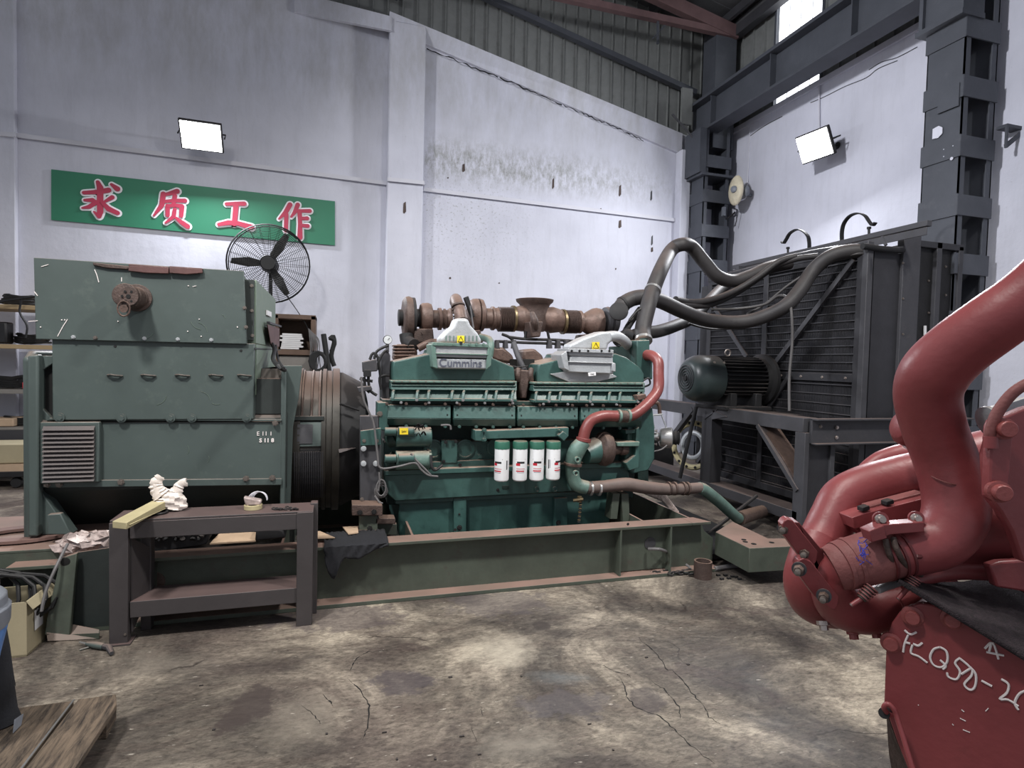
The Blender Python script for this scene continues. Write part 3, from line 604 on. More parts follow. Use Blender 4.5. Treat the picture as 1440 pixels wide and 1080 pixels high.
# end bracket at the left
eb = MB().prism([(-1.655, 3.88, .44), (-1.655, 5.2, .44), (-1.655, 5.2, 1.44), (-1.655, 5.12, 1.50), (-1.655, 3.94, 1.50), (-1.655, 3.88, 1.46)], (.05, 0, 0)).build('end_bracket', M['gen_green'], G, .02, 3)
MB().px([(52, 500), (77, 500), (77, 510), (60, 520), (60, 575), (76, 592), (53, 592)], 3.9, 3.96).build('end_rim', M['gen_green'], G, .005)
MB().px([(58, 508), (76, 506), (76, 594), (60, 576)], 3.93, 3.94).build('cooling_window', M['dark_void'], G)
MB().px([(38, 500), (54, 498), (54, 755), (38, 755)], 3.84, 3.9).build('end_flange', M['gen_green'], G, .012, 3)
MB().prism([P(54, 686, Y=3.9), P(100, 752, Y=3.9), P(54, 752, Y=3.9)], (0, .1, 0)).build('foot_gusset', M['gen_green'], G, .005)
MB().px([(66, 724), (85, 722), (100, 752), (66, 752)], 3.80, 3.84).build('foot_gusset', M['gen_green'], G, .006)
for k in range(7): MB().beam(P(80+k*7, 692+k*3.2, Y=4.0+k*.03), P(136+k*3, 691+k*4, Y=4.0+k*.03), .012, .012).build('slat', M['gen_dark'], G)
# right end plate
MB().box((-.315, 3.90, .42), (-.285, 5.2, 1.42)).build('end_plate', M['gen_green'], G, .006)
MB().px([(396, 514), (425, 514), (420, 560), (412, 600), (408, 720), (396, 720)], 3.98, 4.0).build('adapter_plate', M['gen_green'], G, .004)
MB().prism([(-.468, 3.95, 1.36), (-.468, 5.1, 1.36), (-.468, 5.1, 1.42), (-.468, 4.2, 1.42), (-.468, 3.95, 1.14)], (.15, 0, 0)).build('body_shoulder', M['gen_dark'], G)
# breather fitting on the cover
bc = P(188, 419, Y=3.86); fdv = V(-.12, -1, .02)
br = MB().lathe(P(193, 419, Y=3.86), (0, -1, 0), [(0, .078), (.012, .078), (.014, .06), (.03, .06)], 28).lathe(P(190, 419, Y=3.84), fdv, [(0, .062), (.07, .062), (.072, .055), (.09, .055), (.092, .066), (.125, .066), (.127, .058)], 28).build('breather', M['rust_brown'], G, .003)
c = P(181, 417, Y=3.71)
MB().lathe(c, fdv, [(0, .05), (.005, .05)], 24).build('perforated_cap', M['rust_brown'], br)
for k in range(7):
    a = k*math.pi/3; q = c+V(math.cos(a)*.03, -.006, math.sin(a)*.03) if k < 6 else c+V(0, -.006, 0)
    MB().lathe(q, fdv, [(0, .007 if k < 6 else .012), (.002, .007 if k < 6 else .012)], 10).build('hole', M['dark_void'], br)
c = P(174, 434, Y=3.70); MB().tube([c+V(math.cos(a*.5236)*.03, 0, math.sin(a*.5236)*.042) for a in range(12)], .005, 6, closed=True).lathe(c, fdv, [(0, .022), (.003, .022)], 16).build('seal_tag', M['cast_brown'], br)
# painted marks
for a in ([(133, 379), (136, 386), (139, 397)], [(81, 473), (88, 460), (95, 449)], [(58, 375), (68, 372)], [(171, 390), (171, 396)], [(271, 403), (276, 402)], [(40, 452), (53, 451)], [(48, 410), (53, 416)]):
    MB().tube([P(x, y, Y=3.858) for x, y in a], .0022, 4).build('paint_scratch', M['chalk'], G)
for x, y in ((166, 452), (87, 450), (91, 450), (280, 449), (57, 460), (264, 466), (283, 473), (265, 402), (334, 460)): MB().ball(P(x, y, Y=3.858), .004, 6).build('paint_chip', M['chalk'], G)
random.seed(77)
for k in range(9):
    cx_, cy_2 = random.uniform(190, 310), random.choice((random.uniform(440, 470), random.uniform(500, 575), random.uniform(610, 665)))
    yy = 3.858 if cy_2 < 475 else (3.878 if cy_2 < 585 else 3.898); a0 = random.uniform(0, 6); rr_ = random.uniform(6, 18)
    MB().tube([P(cx_+rr_*math.cos(a0+j*.25), cy_2+rr_*.8*math.sin(a0+j*.25), Y=yy) for j in range(6)], .0009, 4).build('scuff_mark', M['gen_green_light'], G)
text('chalk_number', 'E 11 1', .036, M['chalk'], G, P(372, 610, Y=3.896), (1, 0, 0), (0, 0, 1), 0)
text('chalk_number', 'S 11 8', .034, M['chalk'], G, P(375, 619.5, Y=3.896), (1, 0, 0), (0, 0, 1), .001)
# details on the lit side face of the box
def sidepx(pts, x0, th): return MB().prism([P(x, y, X=x0) for x, y in pts], (th, 0, 0))
sidepx([(376, 436), (382, 439), (382, 446), (376, 443)], -.455, -.01).build('paper_label', M['paper'], G)
sidepx([(375, 456), (392, 462), (392, 488), (380, 484)], -.44, .006).build('terminal_flap', M['leather_red'], G, .002)
sidepx([(375, 452), (393, 458), (392, 460), (375, 455)], -.45, .02).build('flap_hinge', M['steel_dark'], G)
MB().tube([P(383, 484, X=-.43), P(386, 492, X=-.40), P(384, 505, X=-.38), P(392, 515, X=-.3), P(400, 520, X=-.28)], .014, 8, smooth=5).tube([P(388, 486, X=-.42), P(391, 505, X=-.36), P(399, 518, X=-.25)], .008, 8, smooth=5).build('cable', M['rubber_black'], G)
MB().beam(P(358, 490, X=-.462), P(394, 492, X=-.462), .008, .008).build('seam', M['gen_dark'], G)
for x, y in ((354, 402), (354, 437), (355, 472)): bolt(G, P(x, y, Y=3.92), r=.008, h=.006)
# coupling housing
cz_, cy_, R = .90, 4.55, .52
ch = MB().lathe((-.28, cy_, cz_), (1, 0, 0), [(0, R*.86), (.0, R*.98), (.05, R), (.07, R), (.075, R*.965), (.2, R*.965), (.205, R), (.23, R), (.235, R*.975), (.27, R*.975), (.275, R*1.01), (.32, R*1.01), (.325, R*.96)], 72).build('coupling_housing', M['cast_housing'] if 'cast_housing' in M else M['gen_dark'], G, 0)
MB().lathe((.045, cy_, cz_), (1, 0, 0), [(0, R*.95), (.02, R*.95), (.17, R*.80), (.2, R*.55)], 48).build('flywheel_cone', M['black_metal'], G)
def arcpts(x, r, a0, a1, n=10):
    return [(x, cy_-r*math.cos(math.radians(a0+(a1-a0)*k/n)), cz_+r*math.sin(math.radians(a0+(a1-a0)*k/n))) for k in range(n+1)]
for x in (-.20, -.14, -.09): MB().tube(arcpts(x, R*.975, 24, 84), .008, 6).build('rib', M['rust_brown'], ch)
MB().beam((-.26, cy_-R*.93, cz_+.20), (-.06, cy_-R*.93, cz_+.20), .02, .03).build('clamp_bar', M['gen_dark'], ch, .003)
def patch(mb, x0, x1, a0, a1, r, th, n=8):
    for k in range(n):
        A = a0+(a1-a0)*k/n; B = a0+(a1-a0)*(k+1)/n
        pts = []
        for x, a, rr in ((x0, A, r), (x1, A, r), (x1, B, r), (x0, B, r), (x0, A, r+th), (x1, A, r+th), (x1, B, r+th), (x0, B, r+th)):
            pts.append((x, cy_-rr*math.cos(math.radians(a)), cz_+rr*math.sin(math.radians(a))))
        mb.add(pts, [(0,3,2,1), (4,5,6,7), (0,1,5,4), (1,2,6,5), (2,3,7,6), (3,0,4,7)])
    return mb
patch(MB(), -.245, -.075, 2, 20, R*.965, .012).build('inspection_cover', M['gen_green'], ch)
patch(MB(), -.225, -.13, 4, 18, R*.965, .018).build('window_lens', M['steel_dark'], ch)
patch(MB(), -.25, -.055, -45, 0, R*.965, .01, 12).build('grille_frame', M['black_metal'], ch)
for k in range(16): patch(MB(), -.243+k*.0117, -.238+k*.0117, -43, -2, R*.965+.01, .01, 8).build('grille_bar', M['steel_dark'], ch)
MB().tube([P(478, 568, Y=4.05), P(505, 577, Y=4.1)], .008, 6).build('cable', M['rubber_black'], ch)
MB().prism([P(476, 632, Y=4.02), P(500, 630, Y=4.08), P(477, 637, Y=4.0)], (0, .1, 0)).build('rib', M['steel_dark'], ch)
# ------------------------------------------------------------------ skid
SK = thing('skid_frame', 'long olive green steel skid carrying the generator and the green engine', 'frame', (.6, 4.6, 0))
zt = .37
MB().px([(90, 775), (985, 738), (1003, 760), (1003, 815), (985, 818), (440, 846), (70, 902)], 3.70, 3.715) if False else None
MB().box((-1.62, 3.70, .02), (2.62, 3.72, zt-.012)).prism([(2.62, 3.70, .02), (2.74, 3.70, .02), (2.74, 3.70, .22), (2.66, 3.70, .28), (2.62, 3.70, zt)], (0, .02, 0)).build('side_web', M['skid_green'], SK)
MB().box((-1.62, 3.62, zt-.02), (2.50, 3.76, zt)).prism([(2.5, 3.62, zt-.02), (2.66, 3.62, zt-.02), (2.6, 3.76, zt-.02), (2.5, 3.76, zt-.02)], (0, 0, .02)).build('top_flange', M['skid_green'], SK, .003)
MB().box((-1.62, 3.60, .0), (2.74, 3.82, .025)).build('bottom_flange', M['skid_green'], SK, .003)
MB().box((-1.62, 5.38, .0), (2.74, 5.40, zt)).box((-1.62, 5.28, zt-.02), (2.7, 5.5, zt)).box((-1.62, 5.28, 0), (2.7, 5.5, .02)).build('rear_beam', M['skid_green'], SK)
for x in (-1.3, -.3, .25, .5, 2.2, 2.6): MB().box((x, 3.72, .03), (x+.015, 5.38, zt-.02)).build('cross_member', M['skid_green'], SK)
for x in (1.93,): MB().box((x, 3.685, .03), (x+.4, 3.70, zt-.02)).build('stiffener_plate', M['skid_green'], SK, .003)
for x in (-.95, 1.93, 2.33): MB().box((x-.006, 3.62, .02), (x+.006, 3.70, zt-.02)).build('gusset', M['skid_green'], SK)
for px_, py_ in ((883, 737), (640, 745)): MB().lathe(P(px_, py_, Y=3.62), (0, -1, 0), [(0, .010), (.002, .010)], 8).build('hole', M['dark_void'], SK)
MB().lathe(P(914, 764, Y=3.685), (0, -1, 0), [(0, .045), (.004, .045), (.006, .03)], 18).build('blanking_cap', M['steel_dark'], SK)
# right-hand extension with bolt holes
ex = MB().prism([(2.86, 3.52, .10), (3.55, 3.52, .10), (3.55, 3.95, .10), (3.05, 3.95, .10), (2.66, 5.2, .10), (2.45, 5.2, .10), (2.45, 4.2, .10)], (0, 0, .20)) if False else MB()
a, b, c_, d_ = P(1006, 752, Z=.27), P(1083, 778, Z=.27), P(1160, 772, Z=.27), P(1140, 752, Z=.27)
ex.prism([P(1006, 748, Z=.27), P(1054, 771, Z=.27), P(1160, 766, Z=.27), P(1150, 757, Z=.27), P(1080, 757, Z=.27), P(1030, 733, Z=.27)], (0, 0, -.17)).build('end_box', M['skid_green'], SK, .004)
for x, y in ((1048, 762), (1060, 765), (1085, 763), (1046, 759)): MB().lathe(P(x, y, Z=.271), (0, 0, 1), [(0, .018), (.002, .018)], 10).build('hole', M['dark_void'], SK)
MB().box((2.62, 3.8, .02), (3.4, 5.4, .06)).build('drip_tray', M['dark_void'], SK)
MB().lathe(P(217, 818, Y=3.70), (0, -1, 0), [(0, .056), (.004, .056)], 24).build('web_hole_disc', M['rust_brown'], SK)  # brown disc standing in for a hole in the web
# left end: inclined end plate, cross box and lifting ring plate
MB().prism([P(85, 785, Y=3.55), P(108, 778, Y=3.55), P(98, 893, Y=3.50), P(62, 893, Y=3.50), P(66, 868, Y=3.5)], (0, .03, 0)).build('end_plate', M['skid_green'], SK, .004)
for x, y in ((92, 790), (88, 817)): MB().lathe(P(x, y, Y=3.545), (0, -1, 0), [(0, .022), (.003, .022), (.004, .014)], 14).build('bolt_hole', M['dark_void'], SK)
MB().prism([P(66, 902, Z=0), P(140, 899, Z=0), P(140, 893, Y=3.5), P(85, 882, Y=3.6), P(66, 890, Y=3.5)], (0, .0, .03)).build('foot_plate', M['skid_green'], SK, .003)
MB().px([(103, 778), (158, 770), (158, 893), (100, 893)], 3.60, 3.615).build('inner_web', M['gen_dark'], SK)
cb = MB().box((-2.3, 3.72, .30), (-1.3, 3.76, .42)).box((-2.3, 3.72, .41), (-1.3, 4.5, .43)).box((-2.3, 4.4, .2), (-1.3, 4.44, .42)).build('cross_box', M['skid_green'], SK, .004)
MB().px([(0, 797), (104, 790), (100, 870), (0, 880)], 3.95, 3.97).build('inner_web', M['dark_void'], SK)
c = V(-1.70, 3.98, .44)
MB().tube([c+V(math.cos(k*math.pi/14)*.22, math.sin(k*math.pi/14)*.14, 0) for k in range(29)], .001, 4) if False else None
rg = MB()
for k in range(28):
    a0 = k*2*math.pi/28; a1 = (k+1)*2*math.pi/28
    rg.prism([c+V(math.cos(a0)*.26, math.sin(a0)*.17, 0), c+V(math.cos(a1)*.26, math.sin(a1)*.17, 0), c+V(math.cos(a1)*.16, math.sin(a1)*.10, 0), c+V(math.cos(a0)*.16, math.sin(a0)*.10, 0)], (0, 0, .016))
rg.build('ring_plate', M['skid_ring'] if 'skid_ring' in M else M['rust_brown'], SK)
MB().beam(P(92, 748, Y=4.2), P(128, 734, Y=4.4), .05, .05).build('channel', M['rust_brown'], SK)
# mount pedestals between generator and engine
for pts, y0, y1 in (([(495, 710), (538, 711), (538, 725), (495, 725)], 3.86, 4.0), ([(528, 729), (556, 729), (556, 737), (528, 737)], 3.9, 4.0), ([(504, 748), (532, 748), (532, 752), (504, 752)], 3.85, 4.0)):
    MB().px(pts, y0, y1).build('mount_plate', M['rust_brown'], SK, .004)
MB().px([(505, 725), (531, 725), (531, 749), (505, 749)], 3.9, 3.96).px([(530, 737), (558, 737), (558, 752), (530, 752)], 3.95, 4.0).build('mount_pedestal', M['skid_green'], SK, .003)
for x, y in ((506, 721), (526, 720), (520, 743)): bolt(SK, P(x, y, Y=3.855), r=.012, h=.01, m=M['dark_void'])
# ------------------------------------------------------------------ workbench
B = thing('steel_workbench', 'narrow dark steel bench frame standing on the floor in front of the skid', 'bench', (-.6, 3.5, 0))
x0, x1, y0, y1, zT = -1.085, -.10, 3.41, 3.62, .645
MB().box((x0, y0, zT-.012), (x1, y1, zT)).build('top_plate', M['bench_grey'], B, .003)
MB().box((x0+.09, y0-.002, zT-.10), (x1-.08, y0+.03, zT-.012)).build('top_rail', M['bench_grey'], B, .003)
MB().box((x0, y0-.01, .0), (x0+.085, y0+.04, zT-.012)).build('leg', M['bench_grey'], B, .003)
MB().box((x1-.085, y0-.01, .0), (x1-.0, y0+.03, zT-.004)).build('leg', M['bench_grey'], B, .003)
MB().box((x0+.10, y1-.07, .0), (x0+.15, y1-.0, zT-.012)).build('leg', M['bench_grey'], B, .003)
MB().box((x1-.02, y1-.07, .0), (x1+.02, y1-.0, zT+.01)).build('leg', M['bench_grey'], B, .003)
MB().prism([(x0+.085, y0+.02, zT-.10), (x0+.14, y0+.15, zT-.2), (x0+.14, y0+.16, .22), (x0+.09, y0+.02, .05)], (.008, 0, 0)).build('gusset', M['bench_grey'], B)
MB().box((x0+.09, y0+.0, .13), (x1-.08, y0+.02, .21)).box((x0+.09, y0+.0, .205), (x1-.08, y1, .215)).build('lower_rail', M['bench_grey'], B, .003)
MB().lathe(P(176, 892, Y=3.398), (0, -1, 0), [(0, .006), (.003, .006)], 8).build('bolt', M['bolt'], B)
MB().box((x0-.005, y0-.03, 0), (x0+.10, y0+.08, .008)).build('foot_plate', M['bench_grey'], B)
# things on the bench
zb = zT+.001
def bbox_t(): pass
MB().prism([P(158, 733, Z=zb+.035), P(178, 735, Z=zb+.035), P(235, 704, Z=zb+.06), P(222, 700, Z=zb+.06)], (0, 0, -.034)).prism([P(178, 738, Z=zb+.02), P(183, 738, Z=zb+.02), P(236, 714, Z=zb+.02), P(238, 703, Z=zb+.045), P(234, 703, Z=zb+.05), P(203, 721, Z=zb+.03)], (0, .02, -.004)).build('wood_wedge', M['wood_yellow'], bev=.003, cat='wood', label='cream wooden wedge lying over the left end of the bench')
# carrier bag: a crumpled sack with two handles
random.seed(11)
bg_ = thing('plastic_bag', 'crumpled white carrier bag standing on the left of the bench', 'bag', (P(236, 712, Y=3.56).x, 3.56, zT))
def crumple(path, r, name, par, m, n=12, amp=.25, sm=5, flat=.5):
    mb = MB(); mb.tube([V(p) for p in path], r, n, smooth=sm); c0 = sum(mb.v, Vector())/len(mb.v)
    for i, v in enumerate(mb.v):
        k = 1+amp*math.sin(v.x*71+v.z*43)*math.cos(v.z*63-v.x*31+i*.7); v.x = c0.x+(v.x-c0.x)*k; v.y = c0.y+(v.y-c0.y)*flat*k
    return mb.build(name, m, par, ang=25)
crumple([P(238, 714, Y=3.56), P(240, 705, Y=3.56), P(240, 698, Y=3.56), P(238, 691, Y=3.56)], [.07, .075, .06, .035], 'bag_body', bg_, M['bag_white'], 16)
crumple([P(228, 697, Y=3.56), P(221, 688, Y=3.56), P(220, 678, Y=3.56), P(226, 670, Y=3.56)], [.05, .035, .03, .022], 'handle', bg_, M['bag_white'])
crumple([P(246, 697, Y=3.56), P(250, 687, Y=3.56), P(255, 680, Y=3.56), P(262, 678, Y=3.56)], [.04, .028, .022, .024], 'handle', bg_, M['bag_white'])
c = P(356, 715, Y=3.52); c.z = zT+.002
MB().lathe(c, (0,0,1), [(0,.048),(.022,.048),(.022,.03),(.0,.03)], 24, cap=False).build('tape_roll', M['wood_yellow'], bev=0, cat='tape', label='roll of cream tape lying on the right half of the bench')
gg = thing('safety_goggles', 'clear safety goggles with a white strap propped on the cream tape roll', 'goggles', c+V(.01, 0, .022))
MB().prism([P(342, 699, Y=3.50), P(368, 704, Y=3.50), P(366, 711, Y=3.50), P(345, 712, Y=3.50)], (0, .05, 0)).build('lens', M['wrap_clear'], gg, .008)
q = P(362, 704, Y=3.54)
for k in range(4): MB().tube([q+V(math.cos(a/10*math.pi)*(.05-.004*k)+.004*k, .01*k, math.sin(a/10*math.pi)*(.052-.003*k)) for a in range(11)], .0028, 5).build('strap', M['conduit_white'], gg)
rc = P(220, 722, Z=zb); MB().tube([rc+V(math.cos(k*.3142)*.05, math.sin(k*.3142)*.045, .006) for k in range(20)], .007, 6, closed=True).build('rubber_ring', M['rubber_black'], cat='ring', label='black rubber ring lying flat by the white carrier bag')
MB().px([(208, 720), (214, 716), (222, 716), (222, 722), (212, 724)], 3.5, 3.53) if False else None
random.seed(5)
chn = thing('drive_chain', 'short black oily chain lying at the right end of the bench', 'chain', P(400, 714, Z=zT))
for k in range(11):
    q = P(385+k*3.2, 714.5+random.uniform(-1.5, 1.5), Z=zb+.007); MB().tube([q+V(math.cos(a*.785)*.010, math.sin(a*.785)*.006, .004*math.sin(a*.785+k)) for a in range(8)], .0035, 5, closed=True).build('link', M['black_metal'], chn)
for k, (x, y) in enumerate(((183, 388), (232, 383), (235, 380))): pass
# leather straps on the top edge of the terminal cover
MB().px([(130, 369), (150, 371), (180, 374), (183, 377), (179, 379), (150, 377), (131, 373)], 3.845, 3.875).build('wooden_stick', M['rust_brown'], bev=.004, cat='stick', label='thin brown stick lying on the top left edge of the generator cover')
mb = MB().px([(181, 373), (230, 375), (237, 376), (237, 385), (205, 384), (180, 381)], 3.835, 3.85).px([(180, 371), (236, 375), (237, 377), (181, 374)], 3.835, 3.93); mb.build('leather_pad', M['leather_red'], bev=.004, cat='pad', label='longer brown leather pad hanging over the middle of the cover edge')
mb = MB().px([(238, 375), (284, 378), (285, 384), (262, 386), (238, 384)], 3.835, 3.85).px([(238, 374), (284, 377), (285, 379), (238, 376)], 3.835, 3.92); mb.build('leather_pad', M['leather_red'], bev=.004, cat='pad', label='shorter brown leather pad hanging over the cover edge on the right')
# clutter on the left end of the skid
random.seed(21)
pw = thing('plastic_wrap', 'heap of crumpled clear plastic wrap on the left end of the skid', 'wrap', P(130, 765, Y=3.7))
for (x, y, r) in ((100, 768, .07), (118, 762, .09), (138, 760, .08), (150, 756, .06), (112, 756, .05), (152, 768, .06)):
    b_ = MB().ball(P(x, y, Y=3.74), r, 14, (1.3, .8, .55))
    for i, v in enumerate(b_.v): v += V(random.uniform(-1, 1), random.uniform(-1, 1), random.uniform(-1, 1))*r*.22
    b_.build('fold', M['wrap_clear'], pw, ang=20)
MB().tube([P(95, 765, Y=3.6), P(80, 795, Y=3.5), P(65, 830, Y=3.45), P(58, 860, Y=3.42)], .008, 6, smooth=6).build('cable', M['hose_grey'], cat='cable', label='thin grey cable hanging from the plastic wrap to the yellow carton')
tr = thing('parts_tray', 'black tray full of oily small parts on the skid behind the bench', 'tray', P(240, 765, Y=3.9))
MB().px([(202, 757), (300, 745), (290, 765), (278, 768), (205, 778)], 3.78, 4.0).build('tray_body', M['black_plastic'], tr, .005)
random.seed(9)
for k in range(34):
    q = P(208+random.uniform(0, 82), 752+random.uniform(-4, 8)-.08*k, Y=3.76); MB().lathe(q, (random.uniform(-1,1), random.uniform(-1,1), random.uniform(-1,1)), [(0,.016),(.012,.016),(.014,.009)], 8).build('part_piece', M['bolt_black'] if 'bolt_black' in M else M['black_metal'], tr)
MB().prism([P(295, 766, Y=3.75), P(310, 750, Y=3.9), P(362, 750, Y=3.9), P(360, 762, Y=3.75)], (0, 0, .008)).build('cardboard_sheet', M['wood_pale'], cat='cardboard', label='flat piece of tan cardboard on the skid seen under the bench top')
MB().px([(360, 744), (398, 744), (402, 757), (358, 762)], 3.74, 3.9).build('battery_box', M['black_plastic'], bev=.012, cat='box', label='small black box on the skid seen under the right of the bench')
MB().prism([P(442, 758, Y=3.7), P(443, 748, Y=3.85), P(450, 748, Y=3.87), P(471, 757, Y=3.7)], (0, 0, .006)).build('cardboard_scrap', M['wood_pale'], cat='cardboard', label='pale cardboard scrap left of the black rag on the skid')
MB().prism([P(490, 752, Y=3.75), P(482, 742, Y=3.95), P(503, 741, Y=3.95), P(504, 750, Y=3.78)], (0, 0, .006)).build('cardboard_scrap', M['wood_pale'], cat='cardboard', label='small pale cardboard scrap behind the black rag')
# black rag draped over the flange
rg = MB(); n, m_ = 26, 10
for i in range(n+1):
    t = i/n; xp = 456+t*90
    drop = 36*math.exp(-((t-.14)/.12)**2)+14*math.exp(-((t-.5)/.25)**2)+4
    for j in range(m_+1):
        s = j/m_; y = 3.86-.27*min(1, s/.4); q = P(xp, 752-t*3, Y=3.6); wob = .008*math.sin(t*37+s*9)
        if s < .4: rg.v.append(V(q.x, y, zt+.012+abs(wob)*1.5))
        else: rg.v.append(V(q.x+wob*.6, 3.585-.004+wob*.8, zt+.010-(s-.4)/.6*drop/FOC*3.9))
for i in range(n):
    for j in range(m_): a = i*(m_+1)+j; rg.f.append((a, a+1, a+m_+2, a+m_+1))
o = rg.build('black_rag', M['cloth_black'], cat='rag', label='black rag draped over the front edge of the skid', ang=60); md = o.modifiers.new('s', 'SOLIDIFY'); md.thickness = .006
# ------------------------------------------------------------------ engine
EN = thing('diesel_engine', 'long green multi-cylinder diesel engine with four white filters and brown turbochargers', 'engine', (1.4, 4.7, .38))
def U(n, Y, x=720, y=480): return n*(Y/ray(x, y).y)/FOC
def epx(name, pts, y0, y1, m='eng_green', bev=.004, par=None): return MB().px(pts, y0, y1).build(name, M[m], par or EN, bev)
epx('core_block', [(545, 530), (903, 532), (890, 700), (545, 710)], 4.26, 5.05, 'eng_dark')
epx('oil_pan', [(561, 704), (858, 690), (858, 745), (561, 754)], 4.16, 4.95, 'eng_green', .01)
epx('pan_joint', [(556, 703), (862, 689), (862, 694), (556, 709)], 4.13, 4.2, 'eng_green')
for x in (636, 778): epx('pan_bracket', [(x+2, 701), (x+20, 700), (x+20, 748), (x+2, 749)], 4.12, 4.16); 
for x, y in ((646, 742), (785, 735), (646, 723)): bolt(EN, P(x, y, Y=4.12), r=.014 if y > 730 else .006, h=.01, m=M['black_metal'])
epx('crankcase_skirt', [(540, 668), (885, 655), (885, 686), (862, 688), (556, 705), (540, 690)], 4.10, 4.3, 'eng_green', .008)
epx('skirt_flange', [(540, 662), (885, 650), (885, 657), (540, 669)], 4.07, 4.2, 'eng_green')
epx('crankcase', [(540, 622), (885, 618), (885, 655), (540, 665)], 4.16, 4.4, 'eng_green', .006)
epx('side_rail', [(606, 650), (700, 646), (700, 657), (606, 663)], 4.13, 4.2, 'eng_green', .004)
for x, y, r in ((609, 631, 13), (654, 631, 13), (697, 629, 13)):
    MB().lathe(P(x, y, Y=4.16), (0, -1, 0), [(0, U(r, 4.2)), (.012, U(r, 4.2)), (.014, U(r-2, 4.2)), (.008, U(r-2.5, 4.2))], 28).build('core_cover', M['eng_green'], EN)
for x, y in ((632, 642), (675, 641)): bolt(EN, P(x, y, Y=4.155), r=.018, h=.02, m=M['eng_green'])
epx('web_plate', [(621, 619), (643, 619), (643, 651), (621, 651)], 4.12, 4.17, 'eng_green', .003)
for x, y in ((627, 622), (641, 621), (624, 649), (647, 654), (756, 688), (805, 686), (755, 686), (700, 689), (838, 688)): bolt(EN, P(x, y, Y=4.10), r=.009, h=.008, m=M['black_metal'])
for x in (755, 780): MB().lathe(P(x, 688, Y=4.10), (0, -1, 0), [(0, .022), (.014, .022), (.016, .014), (.01, .010)], 16).build('drain_boss', M['eng_green'], EN)
epx('nameplate', [(706, 683), (716, 683), (716, 688), (706, 688)], 4.095, 4.1, 'eng_dark')
# rocker side covers
def ly(x, yl, yr): return yl+(yr-yl)*(x-535)/370
for a, b in ((536, 634), (638, 725), (728, 813), (817, 903)):
    q = [P(a, ly(a, 569, 573), Y=4.03), P(b, ly(b, 569, 573), Y=4.03), P(b, ly(b, 588, 591), Y=4.0), P(a, ly(a, 588, 591), Y=4.0)]
    mb = MB().prism(q, (0, .25, 0)); q2 = [P(a, ly(a, 588, 591), Y=4.0), P(b, ly(b, 588, 591), Y=4.0), P(b, ly(b, 598, 601), Y=4.05), P(a, ly(a, 598, 601), Y=4.05)]
    cv = mb.prism(q2, (0, .2, 0)).build('rocker_cover', M['eng_green'], EN, .005)
    for k in range(4):
        x = a+8+(b-a-16)*k/3; bolt(cv, P(x, ly(x, 598, 601)+1, Y=4.03), r=.009, h=.012, m=M['eng_green'])
        bolt(cv, P(x, ly(x, 567.5, 571), Y=4.0), r=.008, h=.012, m=M['bolt_red'] if 0 else M['rust_brown'])
    for x in (a+5, b-5): bolt(cv, P(x, ly(x, 583, 586), Y=4.01), r=.006, h=.005, m=M['black_metal'])
epx('exhaust_gallery', [(538, 562), (905, 566), (905, 572), (538, 568)], 4.06, 4.3, 'eng_dark')
# intake manifolds with ribs
def manifold(a, b, yo, body, cc):
    y = lambda x, v: v+yo+(x-550)*.006
    mf = MB().px(body, 4.08, 4.5).build('intake_manifold', M['eng_green'], EN, .012, 3)
    MB().px([(a, y(a, 535)), (b, y(b, 535)), (b, y(b, 538)), (a, y(a, 538))], 4.02, 4.3).build('manifold_flange', M['eng_green_grey'], mf, .003)
    MB().prism([P(a, y(a, 538), Y=4.05), P(b, y(b, 538), Y=4.05), P(b, y(b, 548), Y=4.03), P(a, y(a, 548), Y=4.03)], (0, .3, 0)).px([(a+1, y(a, 541)), (b-1, y(b, 541)), (b-1, y(b, 543)), (a+1, y(a, 543))], 4.03, 4.06).build('manifold_band', M['eng_green'], mf, .003)
    MB().prism([P(a+2, y(a, 548), Y=4.07), P(b-1, y(b, 548), Y=4.07), P(b-1, y(b, 562), Y=4.03), P(a+2, y(a, 562), Y=4.03)], (0, .3, 0)).build('rib_panel', M['eng_green'], mf)
    MB().px([(a, y(a, 560)), (b, y(b, 560)), (b, y(b, 564)), (a, y(a, 564))], 3.995, 4.1).build('lower_flange', M['eng_green'], mf, .004)
    for k, x in enumerate(cc):
        MB().tube([P(x+3, y(x, 549), Y=4.06), P(x+1, y(x, 551), Y=4.025), P(x, y(x, 561), Y=4.0)], .011, 8, smooth=3).build('rib', M['eng_green'], mf)
        bolt(mf, P(x, y(x, 562), Y=3.995), r=.008, h=.012, m=M['steel_bright'] if k % 3 == 1 else M['eng_green'])
    for k in range(5):
        x = a+14+(b-a-20)*k/4; bolt(mf, P(x, y(x, 566), Y=4.0), r=.007, h=.016, m=M['steel_bright'])
    for k in range(16):
        x = a+4+(b-a-8)*k/15; bolt(mf, P(x, y(x, 536.5), Y=4.02), r=.004, h=.004, m=M['bolt'])
    return mf
m1 = manifold(550, 727, 0, [(552, 536), (552, 517), (553, 508), (607, 497), (609, 490), (689, 490), (692, 503), (723, 516), (725, 536)], (552, 586, 602, 635, 651, 683, 697, 720))
m2 = manifold(750, 907, 1, [(756, 538), (756, 520), (758, 512), (792, 504), (795, 497), (866, 497), (882, 503), (901, 517), (906, 526), (906, 540)], (753, 772, 787, 813, 830, 856, 871, 897))
MB().px([(613, 511), (617, 519), (684, 520), (689, 511)], 4.05, 4.09).build('inlet_boss', M['eng_green_grey'], m1, .006)
